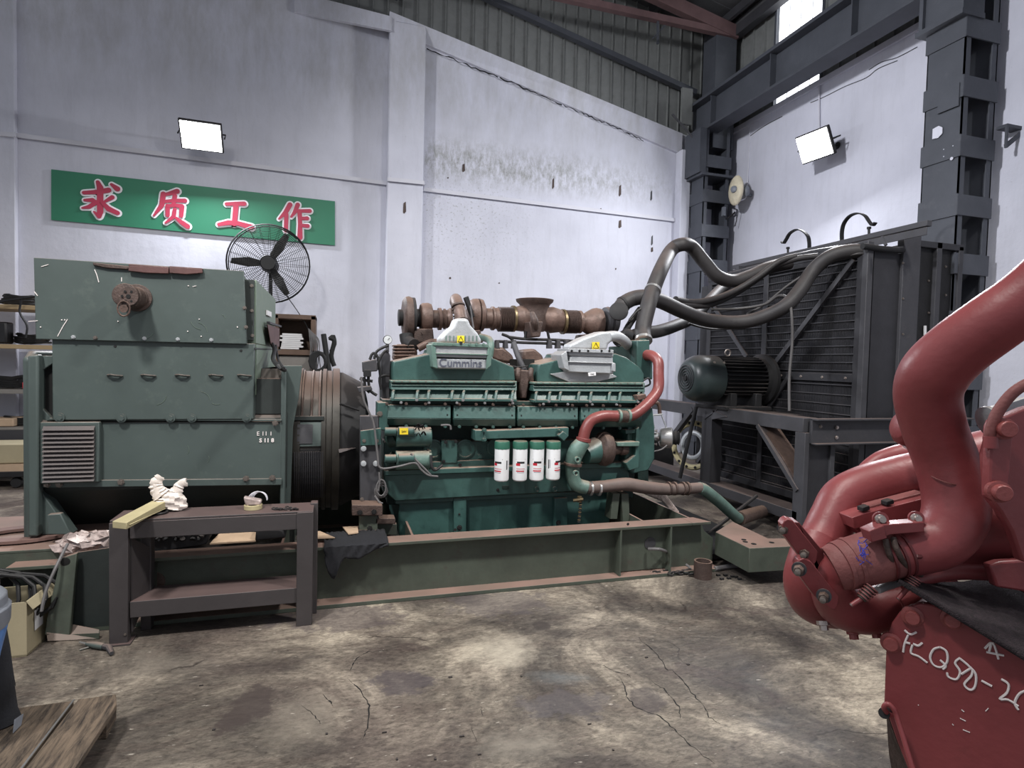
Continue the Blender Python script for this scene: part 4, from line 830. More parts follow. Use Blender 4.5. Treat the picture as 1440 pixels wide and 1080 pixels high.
# charge-air boxes (grey castings), funnels and lettering
ac = MB().px([(612, 504), (687, 505), (687, 519), (614, 518)], 4.0, 4.2).px([(609, 483), (686, 486), (688, 504), (612, 502)], 3.99, 4.2).build('charge_air_box', M['alu'], EN, .008, 3)
MB().px([(612, 496), (687, 498), (687, 500), (612, 498)], 3.978, 3.99).px([(609, 481), (687, 484), (687, 489), (609, 486)], 3.975, 4.2).build('box_flange', M['eng_green_grey'], ac, .003)
for q_ in ([(606, 484), (612, 482), (616, 519), (608, 516)], [(686, 486), (691, 488), (691, 514), (684, 520)]): MB().px(q_, 3.98, 4.2).build('box_end', M['eng_green_grey'], ac, .005)
for x in (617, 627, 638, 660, 670, 680): bolt(ac, P(x, 484.5, Y=3.975), r=.008, h=.006, m=M['eng_green_grey'])
text('lettering', 'Cummins', .080, M['print_grey'], ac, P(648, 511, Y=3.996), P(690, 512, Y=4.0)-P(610, 510.5, Y=4.0), (0, 0, 1), .0008)
text('lettering', 'TURBO', .035, M['print_grey'], ac, P(651, 517.5, Y=3.996), P(690, 512, Y=4.0)-P(610, 510.5, Y=4.0), (0, 0, 1), .0004) if False else None
fn = MB().px([(617, 482), (619, 475), (627, 466), (637, 458), (641, 447), (658, 447), (662, 457), (672, 468), (677, 477), (678, 484)], 4.02, 4.17).build('air_funnel', M['alu'], EN, .03, 4)
for k in range(9):
    if k in (4,): continue
    x = 627+k*5.4; MB().px([(x, 472), (x+1, 472), (x+1, 480), (x, 480)], 4.012, 4.03).build('casting_rib', M['eng_green_grey'], fn)
MB().tube([P(649, 450, Y=4.10), P(646, 436, Y=4.14), P(642, 424, Y=4.25), P(641, 421, Y=4.45), P(640, 425, Y=4.65)], [U(8.5, 4.1)]*5, 18, smooth=6).build('air_pipe', M['cast_brown'], EN)
for k, y in enumerate((429, 433, 437, 442, 446)): MB().tube([P(645.5+(y-437)*.2, y, Y=4.16-.002*k), P(646+(y-437)*.2, y+2.2, Y=4.155)], U(9.8, 4.1), 18).build('hose_clamp', M['black_metal'] if k in (3,) else M['rust_brown'], EN)
MB().px([(653, 418), (659, 416), (668, 445), (663, 447)], 4.25, 4.3).build('bracket', M['black_metal'], EN, .006)
MB().tube([P(661, 430, Y=4.2), P(664, 450, Y=4.15), P(666, 462, Y=4.1)], .006, 6).build('pipe', M['steel_dark'], EN)
def hazard(x, y, par, Yp):
    st = MB().px([(x-5, y-5), (x+5, y-5), (x+5, y+5), (x-5, y+5)], Yp, Yp+.004).build('warning_sticker', M['yellow_label'], par)
    q = [P(x, y-4, Y=Yp-.002), P(x+4, y+3.4, Y=Yp-.002), P(x-4, y+3.4, Y=Yp-.002)]
    MB().tube(q, .0032, 4, closed=True).build('triangle', M['print_black'], st)
hazard(648, 477, fn, 4.008)
bolt(EN, P(648, 483, Y=3.98), r=.010, h=.01, m=M['print_black'])
ac2 = MB().px([(800, 492), (863, 494), (863, 502), (801, 500)], 3.99, 4.2).px([(803, 499), (862, 502), (863, 526), (797, 523)], 4.0, 4.2).build('charge_air_box', M['alu'], EN, .008, 3)
MB().px([(799, 490), (863, 492), (863, 497), (799, 495)], 3.975, 4.2).px([(799, 508), (864, 510), (864, 511.5), (799, 509.5)], 3.985, 4.0).build('box_flange', M['alu'], ac2, .003)
for q_ in ([(789, 499), (797, 493), (801, 522), (793, 518)], [(861, 510), (866, 511), (866, 523), (861, 522)]): MB().px(q_, 3.98, 4.2).build('box_end', M['alu'], ac2, .005)
for x in (804, 815, 827, 846, 857): bolt(ac2, P(x, 493.5, Y=3.975), r=.007, h=.006, m=M['print_black'])
MB().px([(774, 526), (800, 522), (862, 526), (868, 530), (840, 537), (800, 537)], 4.06, 4.085).build('bare_metal_patch', M['alu'], m2, .003)
tg = MB().px([(827, 524), (838, 523), (838, 528), (828, 529)], 3.985, 3.99).build('paper_tag', M['paper'], ac2); text('lettering', 'CNC', .014, M['print_black'], tg, P(833, 526.2, Y=3.983), (1, 0, 0), (0, 0, 1))
f2 = MB().px([(800, 491), (803, 484), (820, 475), (846, 466), (860, 466), (862, 480), (856, 484), (855, 492)], 4.02, 4.17).build('air_funnel', M['alu'], EN, .03, 4)
MB().tube([P(850, 474, Y=4.10), P(866, 473, Y=4.12), P(877, 479, Y=4.2), P(883, 485, Y=4.35)], [U(8, 4.1)]*4, 18, smooth=6).build('air_pipe', M['alu'], EN)
hazard(838, 486, f2, 4.008)
# twin turbochargers on one axis
TY = 4.72
def tl(name, prof, m, cy=450, n=36):     # profile of (px x, px radius)
    pts = [P(x, cy+(x-640)*.016, Y=TY) for x, r in prof]; o = pts[0]; pr = [((p-o).length*(1 if p.x >= o.x else -1), U(r, TY)) for p, (x, r) in zip(pts, prof)]
    return MB().lathe(o, pts[-1]-o, pr, n).build(name, M[m], EN)
tl('compressor_inlet', [(560, 10), (560.5, 11), (568, 11)], 'black_metal', 448)
tl('compressor_volute', [(566, 20), (567, 25), (570, 28.5), (575, 29.5), (579, 28), (580, 20)], 'rust_brown', 449)
tl('volute_band', [(579, 20), (579, 27), (583, 27), (583, 20)], 'black_metal', 448)
tl('bearing_housing', [(583, 12), (590, 12)], 'black_metal', 448)
tl('turbine_housing', [(590, 14), (591, 18), (594, 20), (602, 20.5), (606, 19), (608, 13)], 'cast_brown', 448)
tl('exhaust_pipe', [(606, 12), (616, 12)], 'rust_brown', 449)
tl('pipe_flange', [(616, 11), (616, 15), (620, 15), (620, 12), (624, 12), (624, 14), (626, 14), (626, 12), (630, 13), (632, 15), (634, 15)], 'cast_brown', 449)
tl('compressor_volute', [(658, 14), (661, 20), (665, 22.5), (671, 23), (671, 19), (673, 19), (673, 23), (678, 22), (681, 16), (681, 12)], 'cast_brown', 443)
tl('exhaust_pipe', [(679, 14), (690, 14), (691, 16.5), (694, 16.5), (695, 14.5), (700, 15)], 'cast_brown', 447)
bl = []; 
for k in range(9): bl += [(700+k*2.3, 14.5), (701.1+k*2.3, 17.5)]
tl('bellows', bl+[(721, 15)], 'rust_brown', 448, 32)
tl('bellows_band', [(720, 16), (720, 18.5), (723, 18.5), (723, 16)], 'brass', 447)
# exhaust outlet: two shoulders running into a vertical neck with a dished flange
oc = P(752, 421.5, Y=TY)
MB().lathe(oc, (0, 0, -1), [(-.004, U(24, TY)), (0, U(27, TY)), (.02, U(26, TY)), (.04, U(22, TY)), (.08, U(19, TY)), (.13, U(19, TY)), (.20, U(20, TY)), (.27, U(14, TY))], 40).build('outlet_flange', M['rust_brown'], EN)
MB().tube([P(723, 449, Y=TY), P(733, 448, Y=TY), P(745, 447, Y=TY), P(758, 448, Y=TY), P(775, 450, Y=TY), P(791, 452, Y=TY)], [U(16, TY), U(18.5, TY), U(15, TY), U(15, TY), U(19, TY), U(15, TY)], 24, smooth=5).build('outlet_manifold', M['cast_brown'], EN)
MB().px([(744, 452), (764, 452), (760, 474), (748, 474)], 4.5, 4.7).build('outlet_bracket', M['rust_brown'], EN, .01)
MB().tube([P(748, 440, Y=4.5), P(752, 452, Y=4.47), P(754, 462, Y=4.5)], [.02, .03, .02], 10, smooth=4).build('casting_web', M['rust_brown'], EN)
tl('bellows_band', [(790, 16), (790, 18), (793, 18), (793, 16)], 'brass', 450)
bl = []
for k in range(8): bl += [(794+k*2.2, 14.5), (795.1+k*2.2, 17)]
tl('bellows', bl+[(812, 15)], 'rust_brown', 450, 32)
tl('pipe_flange', [(812, 14), (812, 16.5), (816, 16.5), (816, 12)], 'cast_brown', 450)
tl('turbine_housing', [(815, 12), (820, 13), (826, 17), (833, 21), (838, 22), (843, 21), (844, 14)], 'cast_brown', 451)
tl('bearing_housing', [(843, 13), (850, 13)], 'black_metal', 451)
tl('compressor_volute', [(848, 15), (850, 20), (854, 21), (857, 19), (858, 21), (863, 21), (865, 18), (867, 12)], 'steel_dark', 448)
for x, y, dx in ((598, 470, 8), (588, 470, 6)): epx('turbo_foot', [(x-dx, 462), (x+dx+3, 462), (x+dx+5, 482), (x-dx, 482)], 4.6, 4.8, 'rust_brown', .01)
epx('turbo_foot', [(664, 464), (676, 464), (680, 482), (672, 482)], 4.6, 4.8, 'rust_brown', .01)
epx('turbo_foot', [(822, 470), (834, 470), (836, 484), (818, 484)], 4.6, 4.8, 'rust_brown', .01)
MB().tube([P(571, 470, Y=4.6), P(573, 480, Y=4.58), P(582, 486, Y=4.5)], U(9, 4.6), 14, smooth=4).build('compressor_outlet', M['black_metal'], EN)
MB().tube([P(588, 490, Y=4.5), P(605, 482, Y=4.5), P(622, 482, Y=4.5)], U(5, 4.5), 12, smooth=4).build('water_pipe', M['cast_brown'], EN)
MB().tube([P(676, 474, Y=4.5), P(688, 478, Y=4.4), P(690, 488, Y=4.35), P(688, 502, Y=4.35)], U(5, 4.5), 12, smooth=4).build('water_pipe', M['eng_green_grey'], EN)
# rear bank covers and pipework seen between the castings
for pts in ([(556, 484), (580, 484), (588, 494), (586, 506), (554, 507)], [(692, 489), (708, 488), (722, 500), (724, 512), (700, 508), (690, 503)], [(736, 492), (752, 490), (764, 500), (766, 512), (744, 512), (736, 506)]):
    epx('rear_cover', pts, 4.5, 4.7, 'cast_brown', .02)
for k in range(4): epx('cover_step', [(553+k*.5, 485+k*4.6), (582+k, 485+k*4.6), (583+k, 487+k*4.6), (553+k*.5, 487+k*4.6)], 4.48, 4.6, 'cast_brown', .004)
for a in ([(716, 474), (742, 477), (780, 478), (812, 480)], [(700, 480), (740, 482), (790, 484), (830, 490)], [(706, 470), (716, 474), (724, 482)], [(770, 466), (772, 476)], [(740, 466), (738, 478)]):
    MB().tube([P(x, y, Y=4.55) for x, y in a], .012, 8, smooth=4).build('fuel_pipe', M['black_metal'], EN)
for x in (700, 712, 724, 774, 786, 798): epx('injector', [(x-2, 478), (x+2, 478), (x+3, 490), (x-3, 490)], 4.5, 4.56, 'steel_dark', .003)
MB().tube([P(722, 482, Y=4.25), P(728, 500, Y=4.2), P(738, 522, Y=4.15), P(742, 530, Y=4.15)], U(4, 4.2), 12).build('strut', M['steel_dark'], EN)
epx('coupling_bracket', [(731, 520), (748, 521), (749, 528), (744, 536), (741, 560), (733, 560), (731, 540)], 4.1, 4.3, 'rust_brown', .01)
epx('dark_recess', [(727, 505), (752, 505), (752, 568), (727, 566)], 4.3, 4.5, 'dark_void')
for x in (729, 747): MB().tube([P(x, 519, Y=4.12), P(x-1, 527, Y=4.1), P(x, 535, Y=4.12)], U(4, 4.1), 12, smooth=3).build('hose_end', M['rust_brown'], EN)
MB().tube([P(712, 512, Y=4.2), P(726, 516, Y=4.12), P(742, 515, Y=4.12)], .006, 6, smooth=3).build('pipe', M['black_metal'], EN)
# starters
for yc, pl in ((611, 1), (643, 0)):
    st = MB().tube([P(556, yc+4, Y=4.02), P(606, yc+3, Y=4.02)], U(13, 4.0), 24).build('starter_motor', M['eng_green'] if pl else M['eng_green_grey'], EN, .006)
    MB().tube([P(545, yc+10, Y=4.05), P(557, yc+4, Y=4.03)], [U(9, 4), U(13, 4)], 18).build('starter_nose', M['eng_dark'], st)
    MB().tube([P(541, yc-4 if pl else yc+2, Y=3.96), P(557, yc-4 if pl else yc+2, Y=3.96)], U(5.5, 4), 18).build('solenoid_end', M['eng_green'], st, .003)
    MB().tube([P(560, yc-4 if pl else yc+2, Y=3.96), P(582, yc-4 if pl else yc+1, Y=3.96)], U(6.5, 4), 18).build('solenoid', M['eng_green'], st, .003)
    epx('starter_plate', [(604, yc-8), (607, yc-8), (607, yc+18), (604, yc+18)], 3.98, 4.1, 'eng_dark', .002, st)
y_ = MB().px([(562, 602), (574, 602), (574, 611), (562, 611)], 3.915, 3.92).build('yellow_label', M['yellow_label'], EN); text('lettering', '24V', .02, M['print_black'], y_, P(568, 607, Y=3.913), (1, 0, 0), (0, 0, 1))
random.seed(4)
for k in range(9):
    x = 586+random.uniform(-3, 8); y = 606+random.uniform(-8, 8); MB().tube([P(x, y, Y=3.92), P(x+3, y-4, Y=3.9), P(x+6, y+1, Y=3.93)], .004, 5, smooth=3).build('terminal_wire', M['black_metal'], EN)
for a in ([(508, 530), (511, 560), (520, 582), (526, 598), (531, 640), (535, 658), (560, 656), (583, 651), (592, 660), (602, 668), (616, 670)], [(578, 638), (584, 646), (592, 654), (600, 662), (606, 668)], [(620, 598), (632, 598), (634, 604)]):
    MB().tube([P(x, y, Y=3.94) for x, y in a], .007, 7, smooth=5).build('cable', M['hose_grey'], EN)
MB().tube([P(606, 640, Y=3.95), P(607, 655, Y=3.93), P(612, 661, Y=3.93), P(622, 654, Y=3.95)], .010, 8, smooth=5).build('cable', M['rubber_black'], EN)
for k in range(3):
    c = P(536, 690+k*3, Y=3.95); MB().tube([c+V(math.cos(a*.524)*.03*(1+.2*k), .01*k, math.sin(a*.524)*(.055-.006*k)+.02) for a in range(12)], .005, 6, closed=True).build('cable_coil', M['hose_grey'], EN)
MB().tube([P(527, 697, Y=3.95), P(533, 706, Y=3.93), P(538, 708, Y=3.93)], .006, 6).tube([P(533, 664, Y=3.95), P(534, 676, Y=3.95), P(532, 690, Y=3.95)], .006, 6).build('cable', M['hose_grey'], EN)
# flywheel side plates
epx('flywheel_bracket', [(506, 585), (534, 585), (534, 708), (506, 708)], 4.0, 4.06, 'steel_dark', .004)
epx('green_bracket', [(507, 606), (536, 602), (536, 626), (507, 627)], 3.97, 4.0, 'eng_green', .004)
for x, y in ((511, 630), (511, 651), (528, 651)): MB().lathe(P(x, y, Y=4.0), (0, -1, 0), [(0, .014), (.01, .018), (.03, .018), (.032, .010)], 14).build('knob', M['alu'], EN)
for x, y in ((512, 620), (530, 620), (509, 702)): bolt(EN, P(x, y, Y=3.97), r=.009, h=.008)
epx('end_housing', [(531, 566), (545, 566), (545, 605), (531, 605)], 4.0, 4.2, 'eng_green', .006); bolt(EN, P(534, 582, Y=4.0), r=.014, h=.01)
# control box, hoses and gauge at the rear
epx('control_box', [(510, 509), (530, 505), (531, 522), (511, 524)], 4.1, 4.25, 'steel_dark', .006)
epx('control_box', [(512, 520), (522, 520), (522, 530), (512, 530)], 4.08, 4.2, 'black_metal', .004)
for a in ([(520, 506), (524, 497), (530, 500), (533, 512), (535, 530)], [(526, 505), (530, 494), (540, 488), (546, 486)], [(530, 520), (534, 505), (540, 495), (545, 492)], [(512, 530), (514, 545), (520, 552)], [(518, 530), (520, 548), (530, 556)], [(506, 532), (515, 535), (524, 536)], [(536, 548), (534, 532), (540, 528), (548, 528)]):
    MB().tube([P(x, y, Y=4.15) for x, y in a], .010, 8, smooth=4).build('control_hose', M['rubber_black'], EN)
epx('rear_post', [(536, 498), (545, 492), (549, 500), (548, 566), (538, 566)], 4.2, 4.4, 'steel_dark', .004)
epx('support_arm', [(503, 545), (522, 543), (524, 548), (505, 552)], 4.05, 4.15, 'steel_dark', .003)
gp = P(545, 478, Y=4.2)
MB().cyl(gp+V(0, .01, 0), P(545, 495, Y=4.2), .012).build('gauge_stem', M['steel_dark'], EN)
gd = V(-.1, -1, 0); ga = MB().lathe(gp, gd, [(0, .028), (.0, .032), (.02, .032), (.022, .029)], 24).build('pressure_gauge', M['black_metal'], EN); MB().lathe(gp+V(0, -.021, 0), gd, [(0, .028), (.002, .028)], 24).build('gauge_dial', M['gauge_face'], ga)
MB().tube([gp+V(.0, -.026, 0), gp+V(.012, -.026, .014)], .0018, 4).build('needle', M['print_black'], ga)
# filter head and filters
fh = epx('filter_head', [(679, 606), (800, 601), (800, 614), (679, 618)], 3.98, 4.12, 'eng_green', .006)
MB().px([(668, 605), (680, 605), (680, 621), (668, 620)], 3.97, 4.1).build('head_flange', M['eng_green'], fh, .006)
MB().prism([P(x, y, Y=3.94) for x, y in ((785, 613), (792, 606), (800, 613), (793, 621))], (0, .06, 0)).build('drain_block', M['eng_green'], fh, .006)
for x, y in ((681, 605), (681, 618), (787, 605)): bolt(fh, P(x, y, Y=3.965), r=.012, h=.02, m=M['eng_green'])
for k, (x, yb) in enumerate(((706, 676), (730.5, 675.5), (754, 675), (777, 674))):
    top = P(x, 625, Y=3.92); bot = P(x+(-1 if k == 0 else 0), yb, Y=3.92); r = U(10.4, 3.92); h = top.z-bot.z
    ft = MB().lathe(bot, (0, 0, 1), [(0, r*.80), (.008, r*.96), (.02, r), (h-.02, r)], 32).build('filter_canister', M['white_filter'], EN)
    MB().lathe(bot+V(0, 0, h-.03), (0, 0, 1), [(0, r*1.05), (.045, r*1.05), (.055, r*.96)], 12).build('filter_cap', M['filter_green'], ft, .002)
    ang0 = (-38, 2, 2, 42)[k]
    def onc(a, z, rr=1.004): a = math.radians(a-13); return bot+V(r*rr*math.sin(a), -r*rr*math.cos(a), z)
    def wrap(name, a0, a1, z0, z1, m):
        mb = MB(); n = 8
        for j in range(n):
            A = a0+(a1-a0)*j/n; B = a0+(a1-a0)*(j+1)/n; mb.add([onc(A, z0), onc(B, z0), onc(B, z1), onc(A, z1)], [(0, 1, 2, 3)])
        if a1 > -75 and a0 < 75: mb.build(name, m, ft)
    for a0, a1, z0, z1, m in ((-38, -4, .112, .130, 'print_red'), (-30, 32, .128, .142, 'print_black'), (-34, 34, .088, .092, 'print_red'), (-36, 30, .070, .079, 'print_red'), (-30, 28, .062, .065, 'print_grey'), (-40, -36, .155, .158, 'print_black'), (38, 42, .155, .159, 'print_black')):
        wrap('printed_band', a0+ang0, a1+ang0, z0, z1, M[m])
    if k in (0, 3):
        a = 35 if k == 0 else -48; wrap('printed_text', a, a+9, .085, .15, M['print_black']); wrap('printed_text', a+14, a+18, .09, .15, M['print_grey'])
# red coolant crossover pipe, elbow and pump at the right
rp = MB().tube([P(905, 500, Y=4.25), P(916, 500, Y=4.15), P(925, 508, Y=4.08), P(926, 525, Y=4.05), P(925, 548, Y=4.02), P(912, 566, Y=3.98), P(896, 580, Y=3.95), P(884, 585, Y=3.95), P(866, 585, Y=3.95), P(848, 585, Y=3.95), P(832, 591, Y=3.95), P(824, 603, Y=3.95), P(820, 617, Y=3.95)], [U(9.5, 4)]+[U(8.2, 4)]*12, 20, smooth=6).build('coolant_pipe', M['red_pipe'], EN)
MB().tube([P(867, 585, Y=3.95), P(885, 586, Y=3.95)], U(9, 4), 20).build('rubber_sleeve', M['rust_brown'], rp)
for x in (870, 883): MB().tube([P(x-1.5, 585, Y=3.95), P(x+1.5, 585, Y=3.95)], U(10, 4), 20).build('hose_clamp', M['eng_green_grey'], rp)
MB().tube([P(821, 616, Y=3.95), P(820, 621, Y=3.95)], U(11, 4), 20).build('pipe_flange', M['red_pipe'], rp, .003)
el = MB().tube([P(822, 620, Y=3.95), P(812, 632, Y=3.96), P(806, 648, Y=3.98), P(805, 668, Y=4.0), P(811, 681, Y=4.0), P(826, 686, Y=3.98)], [U(10, 4), U(12.5, 4), U(11.5, 4), U(10, 4), U(10.5, 4), U(10, 4)], 20, smooth=6).build('coolant_elbow', M['eng_green_grey'], EN)
MB().tube([P(805.5, 651, Y=3.98), P(805, 655, Y=3.98)], U(13.5, 4), 22).build('elbow_flange', M['cast_brown'], el, .003)
for x, y in ((811, 646), (809, 665)): MB().lathe(P(x, y, Y=3.91), (0, -1, 0), [(0, .022), (.02, .022), (.021, .014), (.012, .012)], 16).build('boss', M['eng_green_grey'], el); bolt(el, P(x, y, Y=3.9), r=.010, h=.006, m=M['black_metal'])
bolt(el, P(820, 634, Y=3.92), r=.012, h=.01)
MB().lathe(P(838, 631, Y=4.05), P(860, 631, Y=4.05)-P(838, 631, Y=4.05), [(0, U(16, 4)), (.02, U(21, 4)), (.04, U(25, 4)), (.075, U(26, 4)), (.11, U(23, 4)), (.12, U(12, 4)), (.2, U(8, 4)), (.21, U(10, 4)), (.26, U(9, 4))], 32).build('pump_volute', M['rust_brown'], EN)
MB().tube([P(822, 640, Y=4.0), P(838, 633, Y=4.05)], [U(13, 4), U(20, 4)], 20).build('pump_body', M['eng_green'], EN)
MB().px([(868, 622), (900, 621), (899, 628), (868, 628)], 3.98, 4.1).build('pump_bracket', M['eng_green_grey'], EN, .006)
# gear housing
epx('gear_housing', [(884, 590), (918, 572), (921, 600), (921, 645), (912, 662), (890, 667), (878, 652), (882, 630)], 4.06, 4.8, 'eng_green', .012)
epx('gear_housing_lip', [(895, 604), (899, 600), (899, 658), (885, 662), (880, 652), (894, 640)], 4.0, 4.1, 'eng_green', .006)
MB().px([(880, 605), (897, 604), (897, 608), (880, 610)], 4.02, 4.1).build('housing_rib', M['eng_green'], EN)
epx('thermostat_housing', [(896, 478), (914, 478), (914, 500), (918, 505), (918, 534), (895, 530)], 4.2, 4.5, 'eng_green', .01)
MB().tube([P(905, 492, Y=4.3), P(905, 476, Y=4.3)], U(8, 4.3), 20).build('outlet_spigot', M['eng_green'], EN)
epx('front_cover', [(886, 486), (897, 486), (897, 545), (907, 545), (907, 575), (886, 575)], 4.3, 4.7, 'eng_dark', .01)
MB().px([(896, 556), (908, 554), (910, 560), (898, 563)], 3.98, 4.1).build('cover_cap', M['cast_brown'], EN, .004)
MB().tube([P(905, 535, Y=4.1), P(912, 532, Y=4.1), P(914, 540, Y=4.1), P(906, 544, Y=4.1)], .008, 6, smooth=4).build('loop_wire', M['rubber_black'], EN)
# alternator
al_ = P(932, 615, Y=4.2); ax = V(.95, -.5, 0)
at = MB().lathe(al_-ax*.03, ax, [(0, U(9, 4.2)), (.01, U(14, 4.2)), (.05, U(16, 4.2)), (.10, U(16, 4.2)), (.11, U(13, 4.2))], 28).build('charging_alternator', M['steel_bright'], EN, .003)
MB().lathe(al_+ax*.08, ax, [(0, .05), (.02, .06), (.03, .05), (.04, .06), (.05, .04)], 24).build('pulley', M['black_metal'], at)
MB().lathe(al_-ax*.07, ax, [(0, .035), (.05, .04)], 8).build('end_cap', M['alu'], at, .004)
for k in range(6):
    a = k*math.pi/3; q = al_-ax*.04+V(-.02, .05*math.cos(a), .062*math.sin(a)); bolt(at, q, d=-ax, r=.009, h=.02, m=M['bolt_steel'])
MB().tube([P(915, 585, Y=4.1), P(921, 602, Y=4.08)], .005, 6).tube([P(930, 583, Y=4.1), P(937, 602, Y=4.08)], .005, 6).tube([P(914, 584, Y=4.1), P(931, 583, Y=4.1)], .008, 6).build('tension_bracket', M['alu'], at)
MB().tube([P(918, 635, Y=4.1), P(930, 632, Y=4.1), P(938, 626, Y=4.1)], .006, 6, smooth=4).build('cable', M['hose_grey'], at)
MB().tube([P(919, 566, Y=4.2), P(926, 568, Y=4.2), P(928, 584, Y=4.2)], .016, 8, smooth=4).build('belt_guard', M['cast_brown'], EN)
# lower coolant pipe with clamps, drain cock
lp_ = MB().tube([P(824, 686, Y=3.98), P(850, 684, Y=3.98), P(880, 681, Y=3.98), P(905, 685, Y=3.98), P(935, 688, Y=3.98), P(955, 688, Y=3.98), P(985, 686, Y=4.0)], [U(9, 4), U(9, 4), U(10, 4), U(10, 4), U(9, 4), U(8.5, 4), U(8.5, 4)], 20, smooth=5).build('lower_coolant_pipe', M['rust_pipe'] if 'rust_pipe' in M else M['rust_brown'], EN)
MB().tube([P(983, 686, Y=4.0), P(992, 690, Y=4.02), P(1012, 706, Y=4.1), P(1034, 726, Y=4.25), P(1042, 730, Y=4.4)], U(9.5, 4), 20, smooth=5).build('angled_pipe', M['eng_green_grey'], lp_)
MB().tube([P(1040, 729, Y=4.3), P(1062, 722, Y=4.5), P(1085, 716, Y=4.9), P(1100, 712, Y=5.3)], U(11, 4.3), 20, smooth=4).build('ground_pipe', M['rust_brown'], lp_)
for x in (830, 842, 940, 948, 960, 966): MB().tube([P(x-1.2, 687, Y=3.98), P(x+1.2, 687, Y=3.98)], U(10.6, 4), 22).build('hose_clamp', M['steel_bright'] if x in (830, 842, 942, 962) else M['rust_brown'], lp_)
MB().tube([P(815, 698, Y=3.95), P(815, 706, Y=3.95)], .018, 10).tube([P(806, 704, Y=3.95), P(820, 702, Y=3.93)], .012, 8).build('drain_cock', M['brass'], EN)
for k in range(11): MB().lathe(P(816.5-k*.25, 706+k*2.7, Y=3.95), (0, 0, -1), [(0, .011), (.005, .013), (.009, .009)], 8).build('spring_coil', M['brass'] if k % 2 else M['black_metal'], EN)
epx('support_leg', [(862, 694), (872, 694), (868, 730), (858, 730)], 4.0, 4.1, 'skid_green', .003); epx('support_leg', [(874, 694), (884, 694), (886, 736), (876, 738)], 4.0, 4.1, 'skid_green', .003)
epx('ladder_plate', [(897, 640), (912, 640), (912, 690), (897, 690)], 4.3, 4.4, 'eng_dark', .004)
# ------------------------------------------------------------------ big coolant hoses
def hose(name, pts, r, label, m='hose_black', sm=8, cat='hose', clamps=()):
    t = [P(x, y, X=X_) for x, y, X_ in pts]; o = MB().tube(t, r, 20, smooth=sm).build(name, M[m], cat=cat, label=label)
    for i, m_ in clamps: 
        a = t[i]; b = t[min(i+1, len(t)-1)]; d = (b-a).normalized(); MB().tube([a-d*.012, a+d*.012], r*1.08, 20).build('hose_clamp', M[m_], o)
    return o
e0 = P(905, 480, Y=4.3).x
hose('coolant_hose', [(905, 478, e0), (904, 462, e0+.03), (911, 432, e0+.1), (918, 408, e0+.2), (930, 378, e0+.35), (944, 352, 3.15), (958, 344, 3.25), (972, 347, 3.4), (990, 368, 3.55), (1008, 388, 3.7), (1030, 395, 3.9), (1055, 388, 4.1), (1080, 377, 4.3), (1110, 370, 4.55)], .067, 'thick black hose rising from the green housing in a tall arch to the radiator top', clamps=((0, 'steel_bright'), (3, 'steel_bright')))
hose('coolant_hose', [(868, 440, 2.35), (876, 428, 2.4), (890, 420, 2.5), (908, 418, 2.6), (930, 424, 2.8), (960, 438, 3.1), (990, 449, 3.4), (1020, 453, 3.65), (1050, 452, 3.85), (1080, 443, 4.0), (1105, 430, 4.1), (1125, 408, 4.25), (1142, 382, 4.4), (1165, 362, 4.5), (1190, 354, 4.62), (1215, 353, 4.75)], .067, 'thick black hose sagging in front of the radiator, lowest of the bundle', clamps=((1, 'black_metal'),))
hose('coolant_hose', [(892, 472, 2.6), (905, 468, 2.7), (925, 466, 2.9), (950, 458, 3.2), (975, 446, 3.6), (1000, 420, 4.0), (1012, 408, 4.2), (1025, 398, 4.4)], .06, 'dark hose passing behind the arch and up behind the upper bundle')
hose('fuel_hose', [(940, 427, 2.9), (975, 430, 3.3), (1000, 428, 3.6), (1030, 415, 3.9), (1060, 396, 4.1), (1090, 375, 4.3), (1120, 364, 4.45), (1150, 360, 4.6)], .030, 'thinner hose with faded yellow stripe running over the middle of the bundle', 'hose_black')
hose('fuel_hose', [(950, 421, 3.0), (975, 425, 3.3), (1005, 420, 3.6), (1035, 408, 3.9), (1065, 390, 4.1), (1095, 368, 4.3), (1120, 360, 4.45)], .030, 'thin black hose running just above the yellow-striped hose', 'hose_black')
hose('cable', [(1000, 435, 3.6), (1040, 434, 3.9), (1075, 428, 4.1), (1095, 416, 4.15), (1108, 420, 4.15), (1113, 440, 4.1), (1114, 480, 4.1), (1110, 530, 4.05), (1110, 578, 4.0)], .013, 'grey cable hanging in a loop down the front of the radiator to the frame', 'cable_dark', cat='cable')
hose('cable', [(1050, 442, 4.0), (1075, 428, 4.15), (1110, 400, 4.3), (1150, 376, 4.45), (1190, 360, 4.6), (1215, 356, 4.7)], .012, 'thin grey cable climbing beside the sagging hose to the radiator top', 'cable_dark', cat='cable')
hose('cable', [(968, 455, 3.3), (985, 460, 3.5), (1005, 463, 3.8), (1030, 462, 4.2)], .01, 'thin black cable dipping under the hoses by the radiator edge', 'hose_black', cat='cable')
MB().tube([P(872, 488, Y=4.5), P(878, 470, Y=4.5), P(886, 455, Y=4.5), P(900, 435, Y=4.6)], U(5, 4.5), 14, smooth=4).build('vent_pipe', M['black_metal'], EN)
MB().lathe(P(870, 440, Y=4.5), (-.5, -1, .3), [(0, .07), (.03, .08), (.05, .08), (.06, .06)], 20).build('hose_adapter', M['black_metal'], EN)
for a in ([(885, 450), (895, 438), (905, 432)], [(893, 472), (902, 462), (906, 450)]): MB().tube([P(x, y, Y=4.4) for x, y in a], .010, 6, smooth=4).build('pipe', M['rubber_black'], EN)
MB().tube([P(868, 484, Y=4.5), P(880, 470, Y=4.5), P(895, 474, Y=4.4)], U(8, 4.5), 14, smooth=4).build('water_pipe', M['black_metal'], EN)
